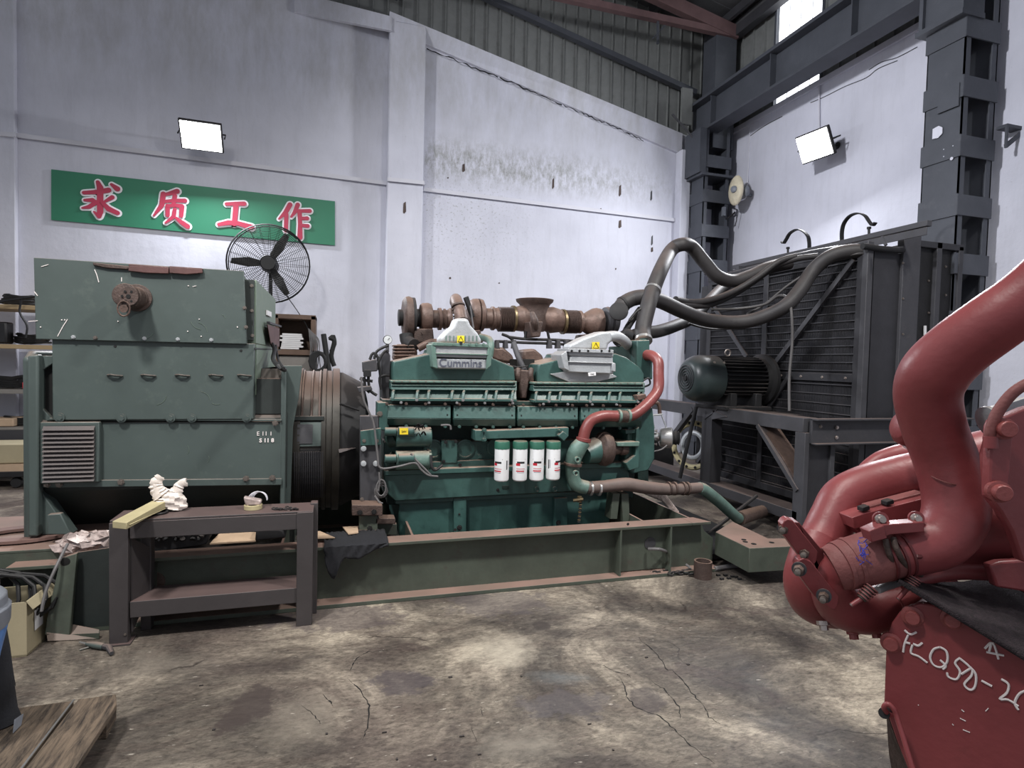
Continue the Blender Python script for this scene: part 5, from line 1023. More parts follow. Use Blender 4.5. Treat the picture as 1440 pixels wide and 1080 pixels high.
# ------------------------------------------------------------------ radiator
RX, RY = 4.7, 4.27
RD = thing('radiator', 'tall dark radiator bank with wire guards and hoses on top, right of the engine', 'radiator', (5.2, 5.4, 0))
MB().box((RX+.04, RY+.06, .12), (5.65, 6.62, 2.60)).build('core', M['rad_dark'], RD)
mb = MB()
for k in range(150):
    y = RY+.09+k*.0165
    mb.box((RX+.028, y, .2), (RX+.042, y+.004, 1.38)); mb.box((RX+.028, y, 1.5), (RX+.042, y+.004, 2.58))
mb.build('cooling_fins', M['steel_dark'], RD, kind='stuff')
for z0, z1, n in ((.22, 1.36, 13), (1.50, 2.54, 14)):
    for k in range(n):
        z = z0+(z1-z0)*k/(n-1); MB().box((RX+.005, RY+.06, z-.004), (RX+.018, 6.60, z+.004)).build('guard_bar', M['steel_dark'], RD)
for y in (RY+.0, 5.52, 6.56): MB().box((RX-.005, y, .12), (RX+.04, y+.075, 2.62)).build('side_frame', M['rad_dark'], RD, .004)
for z in (.12, 1.39, 2.57): MB().box((RX-.003, RY, z), (RX+.04, 6.62, z+.08)).build('cross_frame', M['rad_dark'], RD, .004)
for k in range(9): bolt(RD, (RX-.005, RY+.15+k*.28, 1.43), (-1, 0, 0), .010, .008, M['bolt_steel'])
MB().box((RX, RY+.02, 2.60), (5.6, 6.62, 2.68)).build('header_tank', M['rad_dark'], RD, .03, 3)
def rp_(x, y=400): return P(x, y, Y=RY-.02).x
MB().box((rp_(1216), RY-.04, .1), (rp_(1224), RY+.02, 2.70)).build('post', M['steel_dark'], RD, .004)
MB().box((rp_(1229), RY-.01, .1), (rp_(1266), RY+.03, 2.62)).build('side_panel', M['rad_dark'], RD)
MB().box((rp_(1266), RY-.04, .1), (rp_(1290), RY+.03, 2.80)).build('post', M['steel_dark'], RD, .004)
MB().box((rp_(1291), RY-.0, .1), (rp_(1313), RY+.05, 2.74)).build('side_panel', M['black_metal'], RD)
MB().box((rp_(1313), RY-.04, .1), (rp_(1320), RY+.05, 2.76)).build('post', M['steel_dark'], RD, .003)
MB().box((rp_(1320), RY-.0, .1), (rp_(1344), RY+.05, 2.72)).build('side_panel', M['black_metal'], RD)
MB().box((rp_(1344), RY-.04, .1), (rp_(1350), RY+.05, 2.74)).build('post', M['steel_dark'], RD, .003)
MB().box((rp_(1290), RY-.04, 2.70), (rp_(1350), RY+.3, 2.76)).build('top_cap', M['rad_dark'], RD, .004)
for x, ys in ((1270, (370, 420, 470, 520, 565)), (1306, (345, 395, 440, 490)), (1330, (350, 375, 415, 455))):
    for y in ys: bolt(RD, P(x, y, Y=RY-.045 if x == 1270 else RY-.005), r=.008, h=.008, m=M['bolt'])
MB().tube([P(1213, 346, Y=RY-.05), P(1240, 350, Y=RY-.05), P(1270, 352, Y=RY-.05)], .028, 12).build('top_pipe', M['black_metal'], RD)
MB().box((RX-.01, RY-.03, 2.62), (RX+.05, 6.64, 2.70)).build('top_rail', M['rad_dark'], RD, .004)
MB().box((RX+.30, 3.92, 2.80), (RX+.36, 6.55, 2.85)).box((RX+.30, 3.92, 2.79), (RX+.31, 6.55, 2.72)).build('lifting_bar', M['steel_dark'], RD, .003)
MB().box((RX+.2, 6.3, 2.66), (RX+.3, 6.36, 2.80)).build('bar_support', M['steel_dark'], RD)
hx = RX+.33
for pts in ([(1138, 354), (1138, 342), (1136, 332), (1129, 325), (1120, 323), (1111, 328), (1106, 336), (1102, 342), (1100, 340)], [(1184, 340), (1184, 326), (1187, 314), (1195, 304), (1206, 300), (1216, 303), (1222, 311), (1227, 317), (1231, 313)]):
    mb = MB(); q = [P(x, y, X=hx) for x, y in pts]; q, _ = catmull(q, [1]*len(q), 4)
    for a, b in zip(q, q[1:]): mb.beam(a, b+(b-a)*.15, .045, .012, (b-a).cross(V(1, 0, 0)))
    mb.build('strap_hook', M['black_metal'], RD, kind=None)
for x, y in ((1108, 358), (1222, 330)): MB().cyl(P(x, y+4, X=hx), P(x, y-8, X=hx), .012).lathe(P(x, y-8, X=hx), (0, 0, 1), [(0, .022), (.02, .022)], 6).build('eye_bolt', M['black_metal'], RD)
for a, b, w in (((1200, 365), (1088, 513), .05), ((1004, 432), (1050, 502), .05), ((1110, 528), (1074, 582), .045), ((1240, 333), (1246, 345), .02)):
    MB().beam(P(*a, X=RX-.03), P(*b, X=RX-.03), w, .02, (1, 0, 0)).build('brace', M['steel_dark'], RD)
MB().px([(1300, 458), (1303, 458), (1303, 472), (1300, 472)], RY-.02, RY-.01).build('paper_label', M['paper'], RD)
for k in range(3): MB().tube([P(1020+k*12, 388-k*3, X=RX-.05), P(1060+k*14, 378-k*3, X=RX-.04), P(1120+k*10, 360-k*2, X=RX), P(1180+k*5, 349, X=RX+.05)], .03, 12, smooth=4).build('inlet_pipe', M['rad_dark'], RD)
# ------------------------------------------------------------------ support frame and motor
FX = 4.0
FR = thing('support_frame', 'black welded steel frame with diagonal braces carrying the motor in front of the radiator', 'frame', (FX+.3, 5.6, 0))
MB().box((FX, 4.19, .94), (FX+.16, 7.3, 1.07)).build('top_rail', M['steel_frame'] if 'steel_frame' in M else M['steel_dark'], FR, .004)
MB().box((FX+.0, 4.22, .12), (FX+.22, 7.3, .22)).build('lower_rail', M['steel_dark'], FR, .004)
MB().box((FX, 4.16, 0), (FX+.05, 4.28, .94)).build('leg', M['steel_dark'], FR, .003); MB().box((FX+.05, 4.17, 0), (FX+.28, 4.19, .94)).build('leg_web', M['rad_dark'], FR)
MB().box((FX+.28, 4.15, 0), (FX+.33, 4.28, 1.06)).build('leg', M['steel_dark'], FR, .003)
MB().box((FX, 5.50, .22), (FX+.14, 5.68, .94)).build('middle_post', M['rad_dark'], FR, .003)
MB().box((FX+.02, 7.15, 0), (FX+.12, 7.28, .94)).build('leg', M['steel_dark'], FR, .003)
MB().box((FX+.05, 4.14, .84), (5.95, 4.17, 1.065)).box((FX+.05, 4.08, 1.055), (5.95, 4.17, 1.07)).box((FX+.05, 4.08, .84), (5.95, 4.17, .852)).build('cross_channel', M['steel_dark'], FR, .002)
MB().box((5.85, 4.14, 0), (5.95, 4.22, .84)).build('leg', M['steel_dark'], FR)
MB().beam(P(1068, 598, X=FX+.02), P(1124, 690, X=FX+.02), .04, .07, (1, 0, 0)).build('diagonal_brace', M['steel_dark'], FR); MB().beam(P(1082, 603, X=FX+.12), P(1128, 672, X=FX+.12), .2, .05, (0, .5, 1)).build('diagonal_web', M['rust_brown'], FR)
MB().beam(P(976, 575, X=FX+.02), P(938, 625, X=FX+.02), .05, .06, (1, 0, 0)).build('diagonal_brace', M['steel_dark'], FR)
MB().beam(P(1008, 612, X=FX+.2), P(982, 650, X=FX+.2), .04, .05, (1, 0, 0)).build('diagonal_brace', M['steel_dark'], FR)
MB().box((FX+.16, 4.9, 1.0), (RX-.02, 6.2, 1.03)).build('platform', M['rad_dark'], FR)
for pts in ([(996, 575), (1010, 575), (990, 590)], [(1003, 577), (1022, 586), (1000, 590)]): MB().prism([P(x, y, X=FX-.01) for x, y in pts], (.01, 0, 0)).build('gusset', M['steel_dark'], FR)
for p in ((4.32, 4.13, .99), (4.32, 4.13, .9), (4.14, 4.135, 1.0)): bolt(FR, p, r=.012, h=.01, m=M['bolt_steel'] if p[0] > 4.2 else M['bolt'])
MB().box((3.15, 7.1, .94), (4.0, 7.2, 1.07)).box((3.2, 7.1, 0), (3.3, 7.2, .94)).build('side_rail', M['rad_dark'], FR)
MO = thing('electric_motor', 'dark finned electric motor with a smooth domed fan cowl on the frame', 'motor', (4.1, 5.5, 1.07))
mc = P(976, 532, Y=5.5); mx = mc.x; mz = mc.z; MR = .255
MB().lathe((mx-.10, 5.5, mz), (1, 0, 0), [(0, .10), (0, MR*.62), (.02, MR*.76), (.06, MR*.90), (.11, MR*.98), (.15, MR), (.34, MR), (.34, MR*.97)], 48).build('fan_cowl', M['motor_paint'] if 'motor_paint' in M else M['gen_dark'], MO)
for r in (.05, .08, .11, .14): MB().tube([(mx-.108, 5.5+r*math.cos(a*math.pi/12), mz+r*math.sin(a*math.pi/12)) for a in range(24)], .005, 5, closed=True).build('grille_ring', M['steel_dark'], MO)
MB().lathe((mx-.105, 5.5, mz), (-1, 0, 0), [(0, .03), (.01, .028)], 16).build('centre_cap', M['black_metal'], MO)
MB().lathe((mx+.24, 5.5, mz), (1, 0, 0), [(0, MR*.8), (.60, MR*.8)], 36).build('stator_housing', M['black_metal'], MO)
for k in range(34):
    a = k*2*math.pi/34; 
    if math.sin(a) < -.75: continue
    d = V(0, math.cos(a), math.sin(a)); MB().beam(V(mx+.26, 5.5, mz)+d*MR*.88, V(mx+.78, 5.5, mz)+d*MR*.88, .008, MR*.20, d).build('cooling_fin', M['black_metal'], MO)
MB().lathe((mx+.78, 5.5, mz), (1, 0, 0), [(0, MR*.95), (.05, MR*.98), (.08, MR*1.12), (.12, MR*1.12), (.13, MR*.5)], 36).build('end_shield', M['black_metal'], MO)
MB().box((mx+.30, 5.26, mz-.30), (mx+.38, 5.74, mz-.15)).build('foot', M['black_metal'], MO, .006); MB().box((mx+.62, 5.26, mz-.30), (mx+.70, 5.74, mz-.15)).build('foot', M['black_metal'], MO, .006)
MB().box((mx+.22, 5.22, mz-.33), (mx+.80, 5.78, mz-.29)).build('base_plate', M['black_metal'], MO, .006)
q = V(mx+.42, 5.5, mz+MR+.035); MB().tube([q+V(math.cos(a*.5236)*.035, 0, math.sin(a*.5236)*.035) for a in range(12)], .009, 8, closed=True).build('lifting_eye', M['bolt_steel'], MO)
for x in (.12, .24): bolt(MO, (mx+x, 5.5-MR*.72, mz+MR*.70), (0, -.7, .7), .010, .008, M['bolt_steel'])
# reel behind the frame
rl = thing('cable_reel', 'pale yellow perforated reel standing behind the frame below the motor', 'reel', (4.3, 6.9, 0))
rc_ = P(975, 626, X=4.35); rdv = V(-.75, -.55, .1).normalized(); ru = rdv.cross(V(0,0,1)).normalized(); rv = ru.cross(rdv)
MB().tube([rc_+ru*.25*math.cos(a*.2618)+rv*.28*math.sin(a*.2618) for a in range(24)], [.035]*24, 8, closed=True).build('rim', M['wood_yellow'], rl)
MB().tube([rc_+rdv*.02+ru*.13*math.cos(a*.2618)+rv*.16*math.sin(a*.2618) for a in range(24)], [.03]*24, 8, closed=True).build('inner_ring', M['alu'], rl)
for a in range(14): MB().lathe(rc_+rdv*.036+ru*.25*math.cos(a*.449)+rv*.28*math.sin(a*.449), rdv, [(0, .018), (.003, .018)], 8).build('hole', M['dark_void'], rl)
MB().box((4.1, 7.0, .0), (4.5, 7.04, .5)).build('stand', M['black_metal'], rl)
MB().tube([P(979, 572, X=3.9), P(968, 620, X=3.85), P(956, 672, X=3.8)], .022, 8).build('steel_rod', M['black_metal'], cat='rod', label='black upright rod leaning against the frame below the motor')
MB().tube([P(1064, 697, X=3.75), P(1000, 748, X=3.2), P(941, 800, X=2.42)], .016, 8).build('steel_rod', M['black_metal'], cat='rod', label='long thin black rod slanting from the floor up to the lower frame rail')
MB().prism([P(925, 685, Y=4.6), P(955, 722, Y=4.2), P(948, 727, Y=4.2), P(930, 705, Y=4.5), P(905, 695, Y=4.7)], (0, 0, .02)).build('crumpled_packet', M['wrap_clear'], bev=.004, cat='wrap', label='crumpled silvery packet lying under the lower coolant pipe')
MB().px([(905, 560), (930, 545), (934, 548), (910, 566)], 6.9, 7.0).build('shelf_box', M['rad_dark']) if False else None
MB().box(P(925, 566, Y=8.2), P(962, 540, Y=8.2)+V(0, .3, 0)).build('cabinet', M['steel_dark'], bev=.01, cat='cabinet', label='low grey metal cabinet by the far column behind the engine') if False else None
# floor clutter at the right end of the skid
q = P(988, 812, Z=0); MB().lathe(q, (0, 0, 1), [(0, .063), (.12, .063), (.12, .050), (.01, .05)], 28, cap=False).build('pipe_ring', M['rust_brown'], cat='ring', label='short rusty pipe ring standing on the floor at the skid end')
MB().tube([P(912, 772, Y=3.66), P(930, 773, Y=3.6), P(948, 782, Z=.08), P(966, 795, Z=.03), P(972, 802, Z=.02)], .011, 8, smooth=5).build('drain_hose', M['hose_grey'], cat='hose', label='short grey hose running from the skid cap down to the floor')
cu = thing('chain_sling', 'tangled dark chain and shackles on the floor beside the rusty pipe ring', 'chain', P(935, 806, Z=0))
random.seed(12)
for k in range(16):
    q = P(918+k*3.6, 805+random.uniform(-4, 3), Z=.02); MB().tube([q+V(math.cos(a*.785)*.022, math.sin(a*.785)*.014*math.cos(k), .012*math.sin(a*.785)*math.sin(k)) for a in range(8)], .006, 5, closed=True).build('link', M['black_metal'], cu)
MB().tube([P(880, 808, Z=.012), P(905, 807, Z=.012), P(925, 806, Z=.02)], .008, 6).build('hook_end', M['rust_brown'], cu)
MB().tube([P(1005, 800, Z=.02), P(1040, 795, Z=.02), P(1075, 797, Z=.02), P(1120, 795, Z=.02)], .018, 8, smooth=5).build('floor_cable', M['hose_grey'], cat='cable', label='grey cable lying on the floor under the skid end box')
for k in range(7):
    q = P(1010+k*5, 812+random.uniform(-4, 3), Z=.008); MB().box(q-V(.012, .008, .008), q+V(.014, .01, .006)).build('steel_scrap', M['black_metal'], cat='scrap', label='small dark metal scraps on the floor right of the pipe ring', group='metal scraps on the floor')
# ------------------------------------------------------------------ red engine in the foreground
RE = thing('red_engine', 'large red-painted engine close to the camera with curved pipes and a chalk-marked plate', 'engine', (1.6, 1.0, 0))
def rt_(name, pts, r, m='red_paint', sm=8, n=36, par=None, cap=True):
    rs = r if hasattr(r, '__len__') else [r]*len(pts); rr = [k*p[2]/FOC for k, p in zip(rs, pts)]
    return MB().tube([P(x, y, D=d) for x, y, d in pts], rr, n, smooth=sm, cap=cap).build(name, M[m], par or RE, ang=60)
main = [(1500, 372, .98), (1445, 420, 1.01), (1395, 455, 1.04), (1345, 492, 1.08), (1314, 524, 1.11), (1304, 556, 1.13), (1313, 602, 1.14), (1329, 645, 1.14), (1342, 690, 1.13), (1342, 728, 1.12), (1323, 757, 1.12), (1292, 770, 1.125), (1250, 777, 1.13)]
rt_('main_pipe', main, [42, 42, 42, 42, 43, 41, 39, 39, 40, 40, 38, 36, 34], sm=8, n=44)
rt_('weld_seam', [(1326, 627, 1.14), (1331, 643, 1.14)], [41.6, 41.9], sm=0, n=44) if False else None
rt_('rubber_coupling', [(1256, 775, 1.13), (1235, 781, 1.135), (1210, 788, 1.14), (1188, 794, 1.145), (1170, 800, 1.15)], [36, 36, 35, 34, 30], 'red_rubber', 3)
for x, y, r in ((1262, 773.5, 38), (1252, 776, 37.5), (1238, 780, 36.8)): rt_('hose_clamp', [(x-1.6, y+.5, 1.13), (x+1.6, y-.5, 1.13)], [r, r], 'red_dark' if 'red_dark' in M else 'rust_brown', 0)
for x, y, r in ((1196, 791.5, 35.2), (1183, 795.5, 33.6)): rt_('band', [(x-2.4, y+.7, 1.142), (x+2.4, y-.7, 1.142)], [r, r+.4], 'red_rubber', 0)
rt_('elbow', [(1186, 796, 1.15), (1172, 806, 1.16), (1170, 828, 1.17), (1182, 850, 1.19), (1215, 858, 1.21), (1265, 848, 1.22), (1330, 834, 1.24)], [30, 27, 27, 31, 32, 32, 32])
rt_('rear_elbow', [(1150, 760, 1.27), (1139, 790, 1.25), (1134, 818, 1.25), (1143, 842, 1.26), (1168, 852, 1.28), (1200, 852, 1.32)], [29, 29, 30, 31, 30, 28])
rt_('upper_pipe', [(1380, 640, 1.32), (1320, 660, 1.3), (1270, 672, 1.3), (1220, 686, 1.3), (1188, 702, 1.3), (1172, 728, 1.29), (1160, 752, 1.28), (1148, 775, 1.26)], [31, 31, 32, 32, 31, 30, 30, 29])
rt_('far_pipe', [(1214, 662, 1.5), (1240, 648, 1.5), (1275, 640, 1.5), (1320, 640, 1.5)], [9, 14, 17, 16])
rt_('stub', [(1300, 612, 1.2), (1284, 605, 1.2), (1270, 600, 1.2), (1262, 598, 1.2)], [27, 26, 24, 17], sm=4); rt_('stub_collar', [(1292, 608, 1.18), (1286, 606, 1.18)], [28, 28], sm=0)
for x, y, d, w, h in ((1318, 606, 1.092, 3, 5), (1347, 665, 1.088, 3, 6), (1358, 703, 1.08, 2.5, 7), (1292, 782, 1.078, 6, 3)):
    p = P(x, y, D=d+.006); MB().ball(p, .006*w/3, 8, (1, .6, h/w)).build('paint_chip', M['red_dark'], RE)
MB().tube([P(1308, 668, D=1.12), P(1318, 674, D=1.105), P(1340, 681, D=1.087), P(1360, 682, D=1.095)], .0015, 5, smooth=5).build('weld_seam', M['red_rubber'], RE)
# bolted gasket plates
def dplate(name, pts, d0, dy, th, m='red_paint', bev=.0015, par=None):
    q = [(x, y, d0+dy*(y-790)/100) for x, y in pts]; return MB().plate(q, th).build(name, M[m], par or RE, bev)
dplate('clamp_plate', [(1100, 738), (1103, 733), (1108, 730), (1115, 732), (1150, 776), (1148, 790), (1143, 796), (1136, 795), (1128, 787), (1102, 752)], 1.12, .02, .02)
dplate('clamp_plate', [(1121, 795), (1124, 788), (1131, 785), (1141, 790), (1180, 840), (1178, 852), (1174, 858), (1168, 856), (1145, 838), (1122, 806)], 1.10, .02, .02)
dplate('gasket', [(1112, 734), (1124, 735), (1158, 776), (1160, 792), (1150, 802), (1185, 842), (1180, 856), (1170, 846), (1150, 800), (1130, 770)], 1.15, .02, .03, 'red_dark')
for x, y in ((1102, 744), (1131, 778), (1123, 802), (1158, 840)):
    p = P(x, y, D=1.08 if y > 790 else 1.12); d = V(-.75, -.66, .05); MB().lathe(p, d, [(-.008, .0095), (.009, .0095), (.010, .008)], 6).build('bolt', M['rust_brown'], RE, .001); MB().lathe(p, d, [(0, .0055), (.022, .0055), (.023, .003)], 12).build('stud', M['bolt'], RE); MB().lathe(p, d, [(-.012, .013), (-.008, .013)], 20).build('washer', M['steel_dark'], RE)
# fuel rail, clamp blocks
dplate('rail', [(1198, 728), (1215, 722), (1310, 698), (1345, 690), (1345, 716), (1320, 722), (1202, 744)], 1.2, 0, .05)
dplate('rail_foot', [(1204, 744), (1320, 718), (1320, 732), (1208, 752)], 1.215, 0, .04)
dplate('rail_top', [(1222, 712), (1300, 692), (1302, 698), (1226, 718)], 1.22, 0, .03, 'red_rubber')
for x in (1218, 1252): dplate('rail_nut', [(x-5, 714-(x-1218)*.25), (x+5, 711-(x-1218)*.25), (x+6, 717-(x-1218)*.25), (x-5, 720-(x-1218)*.25)], 1.20, 0, .02, 'black_metal')
dplate('clamp_block', [(1222, 747), (1243, 738), (1300, 734), (1300, 748), (1252, 752), (1227, 762)], 1.08, 0, .03)
dplate('clamp_face', [(1222, 747), (1243, 739), (1248, 757), (1226, 763)], 1.075, 0, .01)
for x, y in ((1237, 730), (1287, 729)): MB().lathe(P(x, y, D=1.10), (-.5, -1, .2), [(0, .009), (.006, .009), (.007, .006), (.014, .006)], 12).build('stud', M['bolt_steel'], RE); MB().lathe(P(x, y, D=1.11), (-.5, -1, .2), [(0, .014), (.006, .014)], 16).build('washer', M['red_paint'], RE)
rt_('clip_strap', [(1245, 758, 1.09), (1250, 778, 1.085), (1262, 800, 1.10), (1275, 812, 1.13)], 4, 'rust_brown', 5, 10); rt_('clip_strap', [(1256, 756, 1.09), (1262, 775, 1.08), (1276, 798, 1.09), (1295, 808, 1.12)], 4, 'rust_brown', 5, 10)
# right-hand body
dplate('end_casting', [(1388, 640), (1400, 592), (1440, 574), (1500, 556), (1500, 800), (1438, 790), (1424, 748), (1408, 720), (1392, 700)], 1.02, .0, .02, bev=.004)
dplate('link_plate', [(1395, 600), (1399, 591), (1408, 587), (1422, 590), (1426, 598), (1423, 640), (1418, 696), (1413, 705), (1402, 706), (1393, 700), (1392, 690)], .985, 0, .02, bev=.003)
for x, y in ((1413, 603), (1406, 692)): MB().lathe(P(x, y, D=.975), (-.55, -.8, .03), [(-.012, .018), (.0, .018), (.001, .0135), (.014, .0135), (.016, .012)], 24).build('bolt', M['bolt_red'], RE)
rt_('return_pipe', [(1500, 712, 1.14), (1440, 722, 1.16), (1400, 738, 1.18), (1360, 752, 1.20), (1330, 770, 1.22)], [46, 46, 46, 44, 40])
rt_('rear_pipe', [(1500, 616, 1.3), (1420, 632, 1.3), (1360, 648, 1.3), (1335, 660, 1.3)], [30, 34, 36, 36])
dplate('dark_recess', [(1340, 650), (1400, 640), (1420, 700), (1380, 730), (1345, 730)], 1.34, 0, .02, 'rust_brown')  # brown sheet standing in for the dark shade between the pipes
rt_('low_pipe', [(1270, 822, 1.16), (1310, 808, 1.17), (1350, 802, 1.17), (1395, 802, 1.16), (1450, 800, 1.14)], [9, 12, 13, 14, 26], sm=6)
dplate('lower_casting', [(1392, 795), (1408, 790), (1440, 788), (1500, 790), (1500, 870), (1440, 832), (1402, 826)], 1.09, 0, .02, bev=.004)
rt_('braided_hose', [(1500, 525, .95), (1455, 535, .96), (1425, 552, .97), (1403, 580, .98), (1394, 605, .985), (1393, 625, .99)], [7.5]*6, 'red_rubber', 8, 14); rt_('hose_ferrule', [(1393, 614, .985), (1393, 630, .985)], [9, 9], 'red_paint', 0, 14)
rt_('hose_tail', [(1393, 628, .99), (1394, 642, .995), (1402, 655, 1.0)], 4, 'red_paint', 5, 12)
MB().lathe(P(1390, 598, D=1.06), V(.9, -.3, .4), [(0, .026), (.004, .034), (.01, .034), (.012, .02)], 28).build('grey_flange', M['alu'], RE)
dplate('grey_bracket', [(1384, 583), (1402, 572), (1440, 560), (1470, 556), (1470, 572), (1432, 584), (1396, 594)], 1.1, 0, .02, 'alu')
# fittings hanging under the coupling
for a, b, c_ in (((1226, 826), (1211, 842), (1197, 851)), ((1286, 812), (1277, 826), (1263, 842))):
    rt_('fitting_body', [(*a, 1.1), (*b, 1.1)], [7.5, 6.5], 'rust_brown', 0, 16)
    for k in range(5):
        t = k/5; rt_('coil_ring', [(a[0]+(b[0]-a[0])*t, a[1]+(b[1]-a[1])*t, 1.1), (a[0]+(b[0]-a[0])*(t+.09), a[1]+(b[1]-a[1])*(t+.09), 1.1)], [10-2*t, 10-2*t], 'red_rubber', 0, 16)
    rt_('fitting_stem', [(*b, 1.1), (*c_, 1.1)], [3.6, 3.2], 'red_paint', 0, 12); rt_('stem_tip', [(c_[0]+1, c_[1]-1, 1.1), (c_[0]-.5, c_[1]+.5, 1.1)], [3.3, 2.6], 'bolt_steel', 0, 10)
rt_('wire', [(1262, 838, 1.13), (1268, 848, 1.13), (1274, 862, 1.13)], 1.6, 'red_paint', 4, 6); rt_('grey_tag', [(1234, 830, 1.13), (1250, 822, 1.15), (1275, 816, 1.16)], [5, 7, 5], 'alu', 4, 10)
for x, y in ((1157, 876), (1199, 889), (1231, 887)): MB().lathe(P(x, y-3, D=1.2), (-.1, -.4, -1), [(0, .013), (.008, .013), (.009, .009), (.018, .009)], 10).build('bolt', M['bolt_red'] if x > 1160 else M['bolt_steel'], RE)
rt_('under_flange', [(1190, 884, 1.22), (1240, 884, 1.2), (1262, 890, 1.18)], [4, 5, 4], 'red_paint', 4, 10)
# big chalk-marked cover plate
def Dp(x, o=0): return 1/(.893+.00065*(x-1245))-o
cpts = [(1246, 912), (1248, 893), (1254, 876), (1264, 862), (1278, 853), (1294, 849), (1312, 851), (1335, 860), (1385, 884), (1440, 914), (1510, 952), (1510, 1130), (1300, 1130), (1278, 1085), (1262, 1045), (1243, 990)]
cv = MB().plate([(x, y, Dp(x)) for x, y in cpts], .02).build('cover_plate', M['red_paint'], RE, .003)
MB().plate([(x+8, y+4, Dp(x)+.022) for x, y in cpts], .20).build('housing', M['red_dark'] if 'red_dark' in M else M['red_rubber'], RE)
for x, y in ((1283, 866), (1253, 903), (1339, 870)):
    d = V(-.78, -.62, .05); p = P(x, y, D=Dp(x)); MB().lathe(p, d, [(-.004, .018), (.004, .018), (.005, .0125), (.016, .0125), (.018, .011)], 24).build('bolt', M['bolt_red'], cv)
ck = [[(1272, 886), (1280, 892), (1289, 889)], [(1277, 893), (1272, 905), (1270, 917)], [(1272, 903), (1280, 905)], [(1283, 907), (1281, 918), (1292, 923), (1304, 932)], [(1284, 905), (1291, 908), (1297, 904)],
      [(1322, 910), (1313, 913), (1308, 924), (1313, 935), (1324, 938), (1332, 930), (1331, 916), (1322, 910)], [(1322, 928), (1330, 936), (1326, 941)],
      [(1350, 925), (1343, 932), (1350, 944), (1345, 955), (1334, 952), (1332, 946)], [(1350, 926), (1362, 936), (1372, 948), (1371, 965), (1364, 970), (1356, 962), (1366, 950), (1366, 940), (1352, 948)],
      [(1380, 957), (1395, 965)], [(1408, 955), (1418, 962), (1416, 974), (1406, 983), (1418, 984), (1432, 993)], [(1446, 970), (1434, 975), (1427, 988), (1432, 998)],
      [(1385, 912), (1396, 904), (1404, 927)], [(1394, 904), (1391, 916)], [(1387, 917), (1412, 922)]]
for st in ck: MB().tube([P(x, y, D=Dp(x)-.0012) for x, y in st], .0019, 5, smooth=4).build('chalk_stroke', M['chalk'], cv)
for a in ([(1352, 998), (1356, 1001)], [(1350, 1010), (1358, 1014)], [(1354, 1026), (1364, 1030)], [(1339, 1018), (1341, 1020)], [(1291, 991), (1292, 992)], [(1386, 1000), (1390, 996)]): MB().tube([P(x, y, D=Dp(x)-.001) for x, y in a], .0008, 4).build('chalk_fleck', M['chalk'], cv)
rt_('lever', [(1253, 1006, 1.10), (1247, 1002, 1.09), (1243, 995, 1.085), (1248, 990, 1.08), (1256, 996, 1.075), (1263, 1014, 1.07), (1285, 1085, 1.04), (1292, 1110, 1.03)], [3.4]*8, 'red_paint', 6, 12)
rt_('pivot', [(1247, 1001, 1.12), (1243, 1003, 1.09)], [7, 7], 'black_metal', 0, 16)
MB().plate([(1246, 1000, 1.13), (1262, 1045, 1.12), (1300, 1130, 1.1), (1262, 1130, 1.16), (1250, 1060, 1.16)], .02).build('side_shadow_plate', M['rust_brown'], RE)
# rest of the engine down to the floor, beyond the frame edge
MB().box((1.65, .45, .12), (2.3, 1.05, .62)).build('sump', M['red_paint'], RE, .02); MB().box((1.62, .4, 0), (2.3, 1.08, .12)).build('stand_base', M['steel_dark'], RE, .01)
MB().box((1.95, .6, .6), (2.5, 1.2, 1.3)).build('crankcase', M['red_paint'], RE, .02)
# blue crayon marks on the coupling, dark marks on the pipe
random.seed(31)
for k in range(22):
    x0, y0 = 1211+random.uniform(-4, 6), 768+random.uniform(-12, 22); x1, y1 = x0+random.uniform(-7, 14), y0+random.uniform(-10, 10)
    def cs(x, y):
        t = (1250-x)/84; yc = 776+t*25; d = max(-.96, min(.96, (y-yc)/35)); return P(x, y, D=1.138-(35*1.138/FOC)*math.sqrt(1-d*d)-.001)
    MB().tube([cs(x0+(x1-x0)*j/5, y0+(y1-y0)*j/5) for j in range(6)], .0008, 4).build('crayon_mark', M['blue_paint'], RE)
# mat draped over the plate
mt = MB(); nx, ny = 18, 7
for j in range(ny+1):
    for i in range(nx+1):
        s, t = i/nx, j/ny; top = (1262+238*s, 818+6*math.sin(s*6)); bot = (1262+238*s, 820+146*s); x = top[0]; y = top[1]+(bot[1]-top[1])*t
        mt.v.append(P(x, y, D=(1.15+.12*s)*(1-t)+(Dp(x)-.03)*t+.004*math.sin(i*1.7+j)))
for j in range(ny):
    for i in range(nx): a = j*(nx+1)+i; mt.f.append((a, a+1, a+nx+2, a+nx+1))
o = mt.build('fibre_mat', M['mat_black'], cat='mat', label='dark fibrous mat draped over the top of the red chalk-marked plate', ang=60); md = o.modifiers.new('s', 'SOLIDIFY'); md.thickness = .008
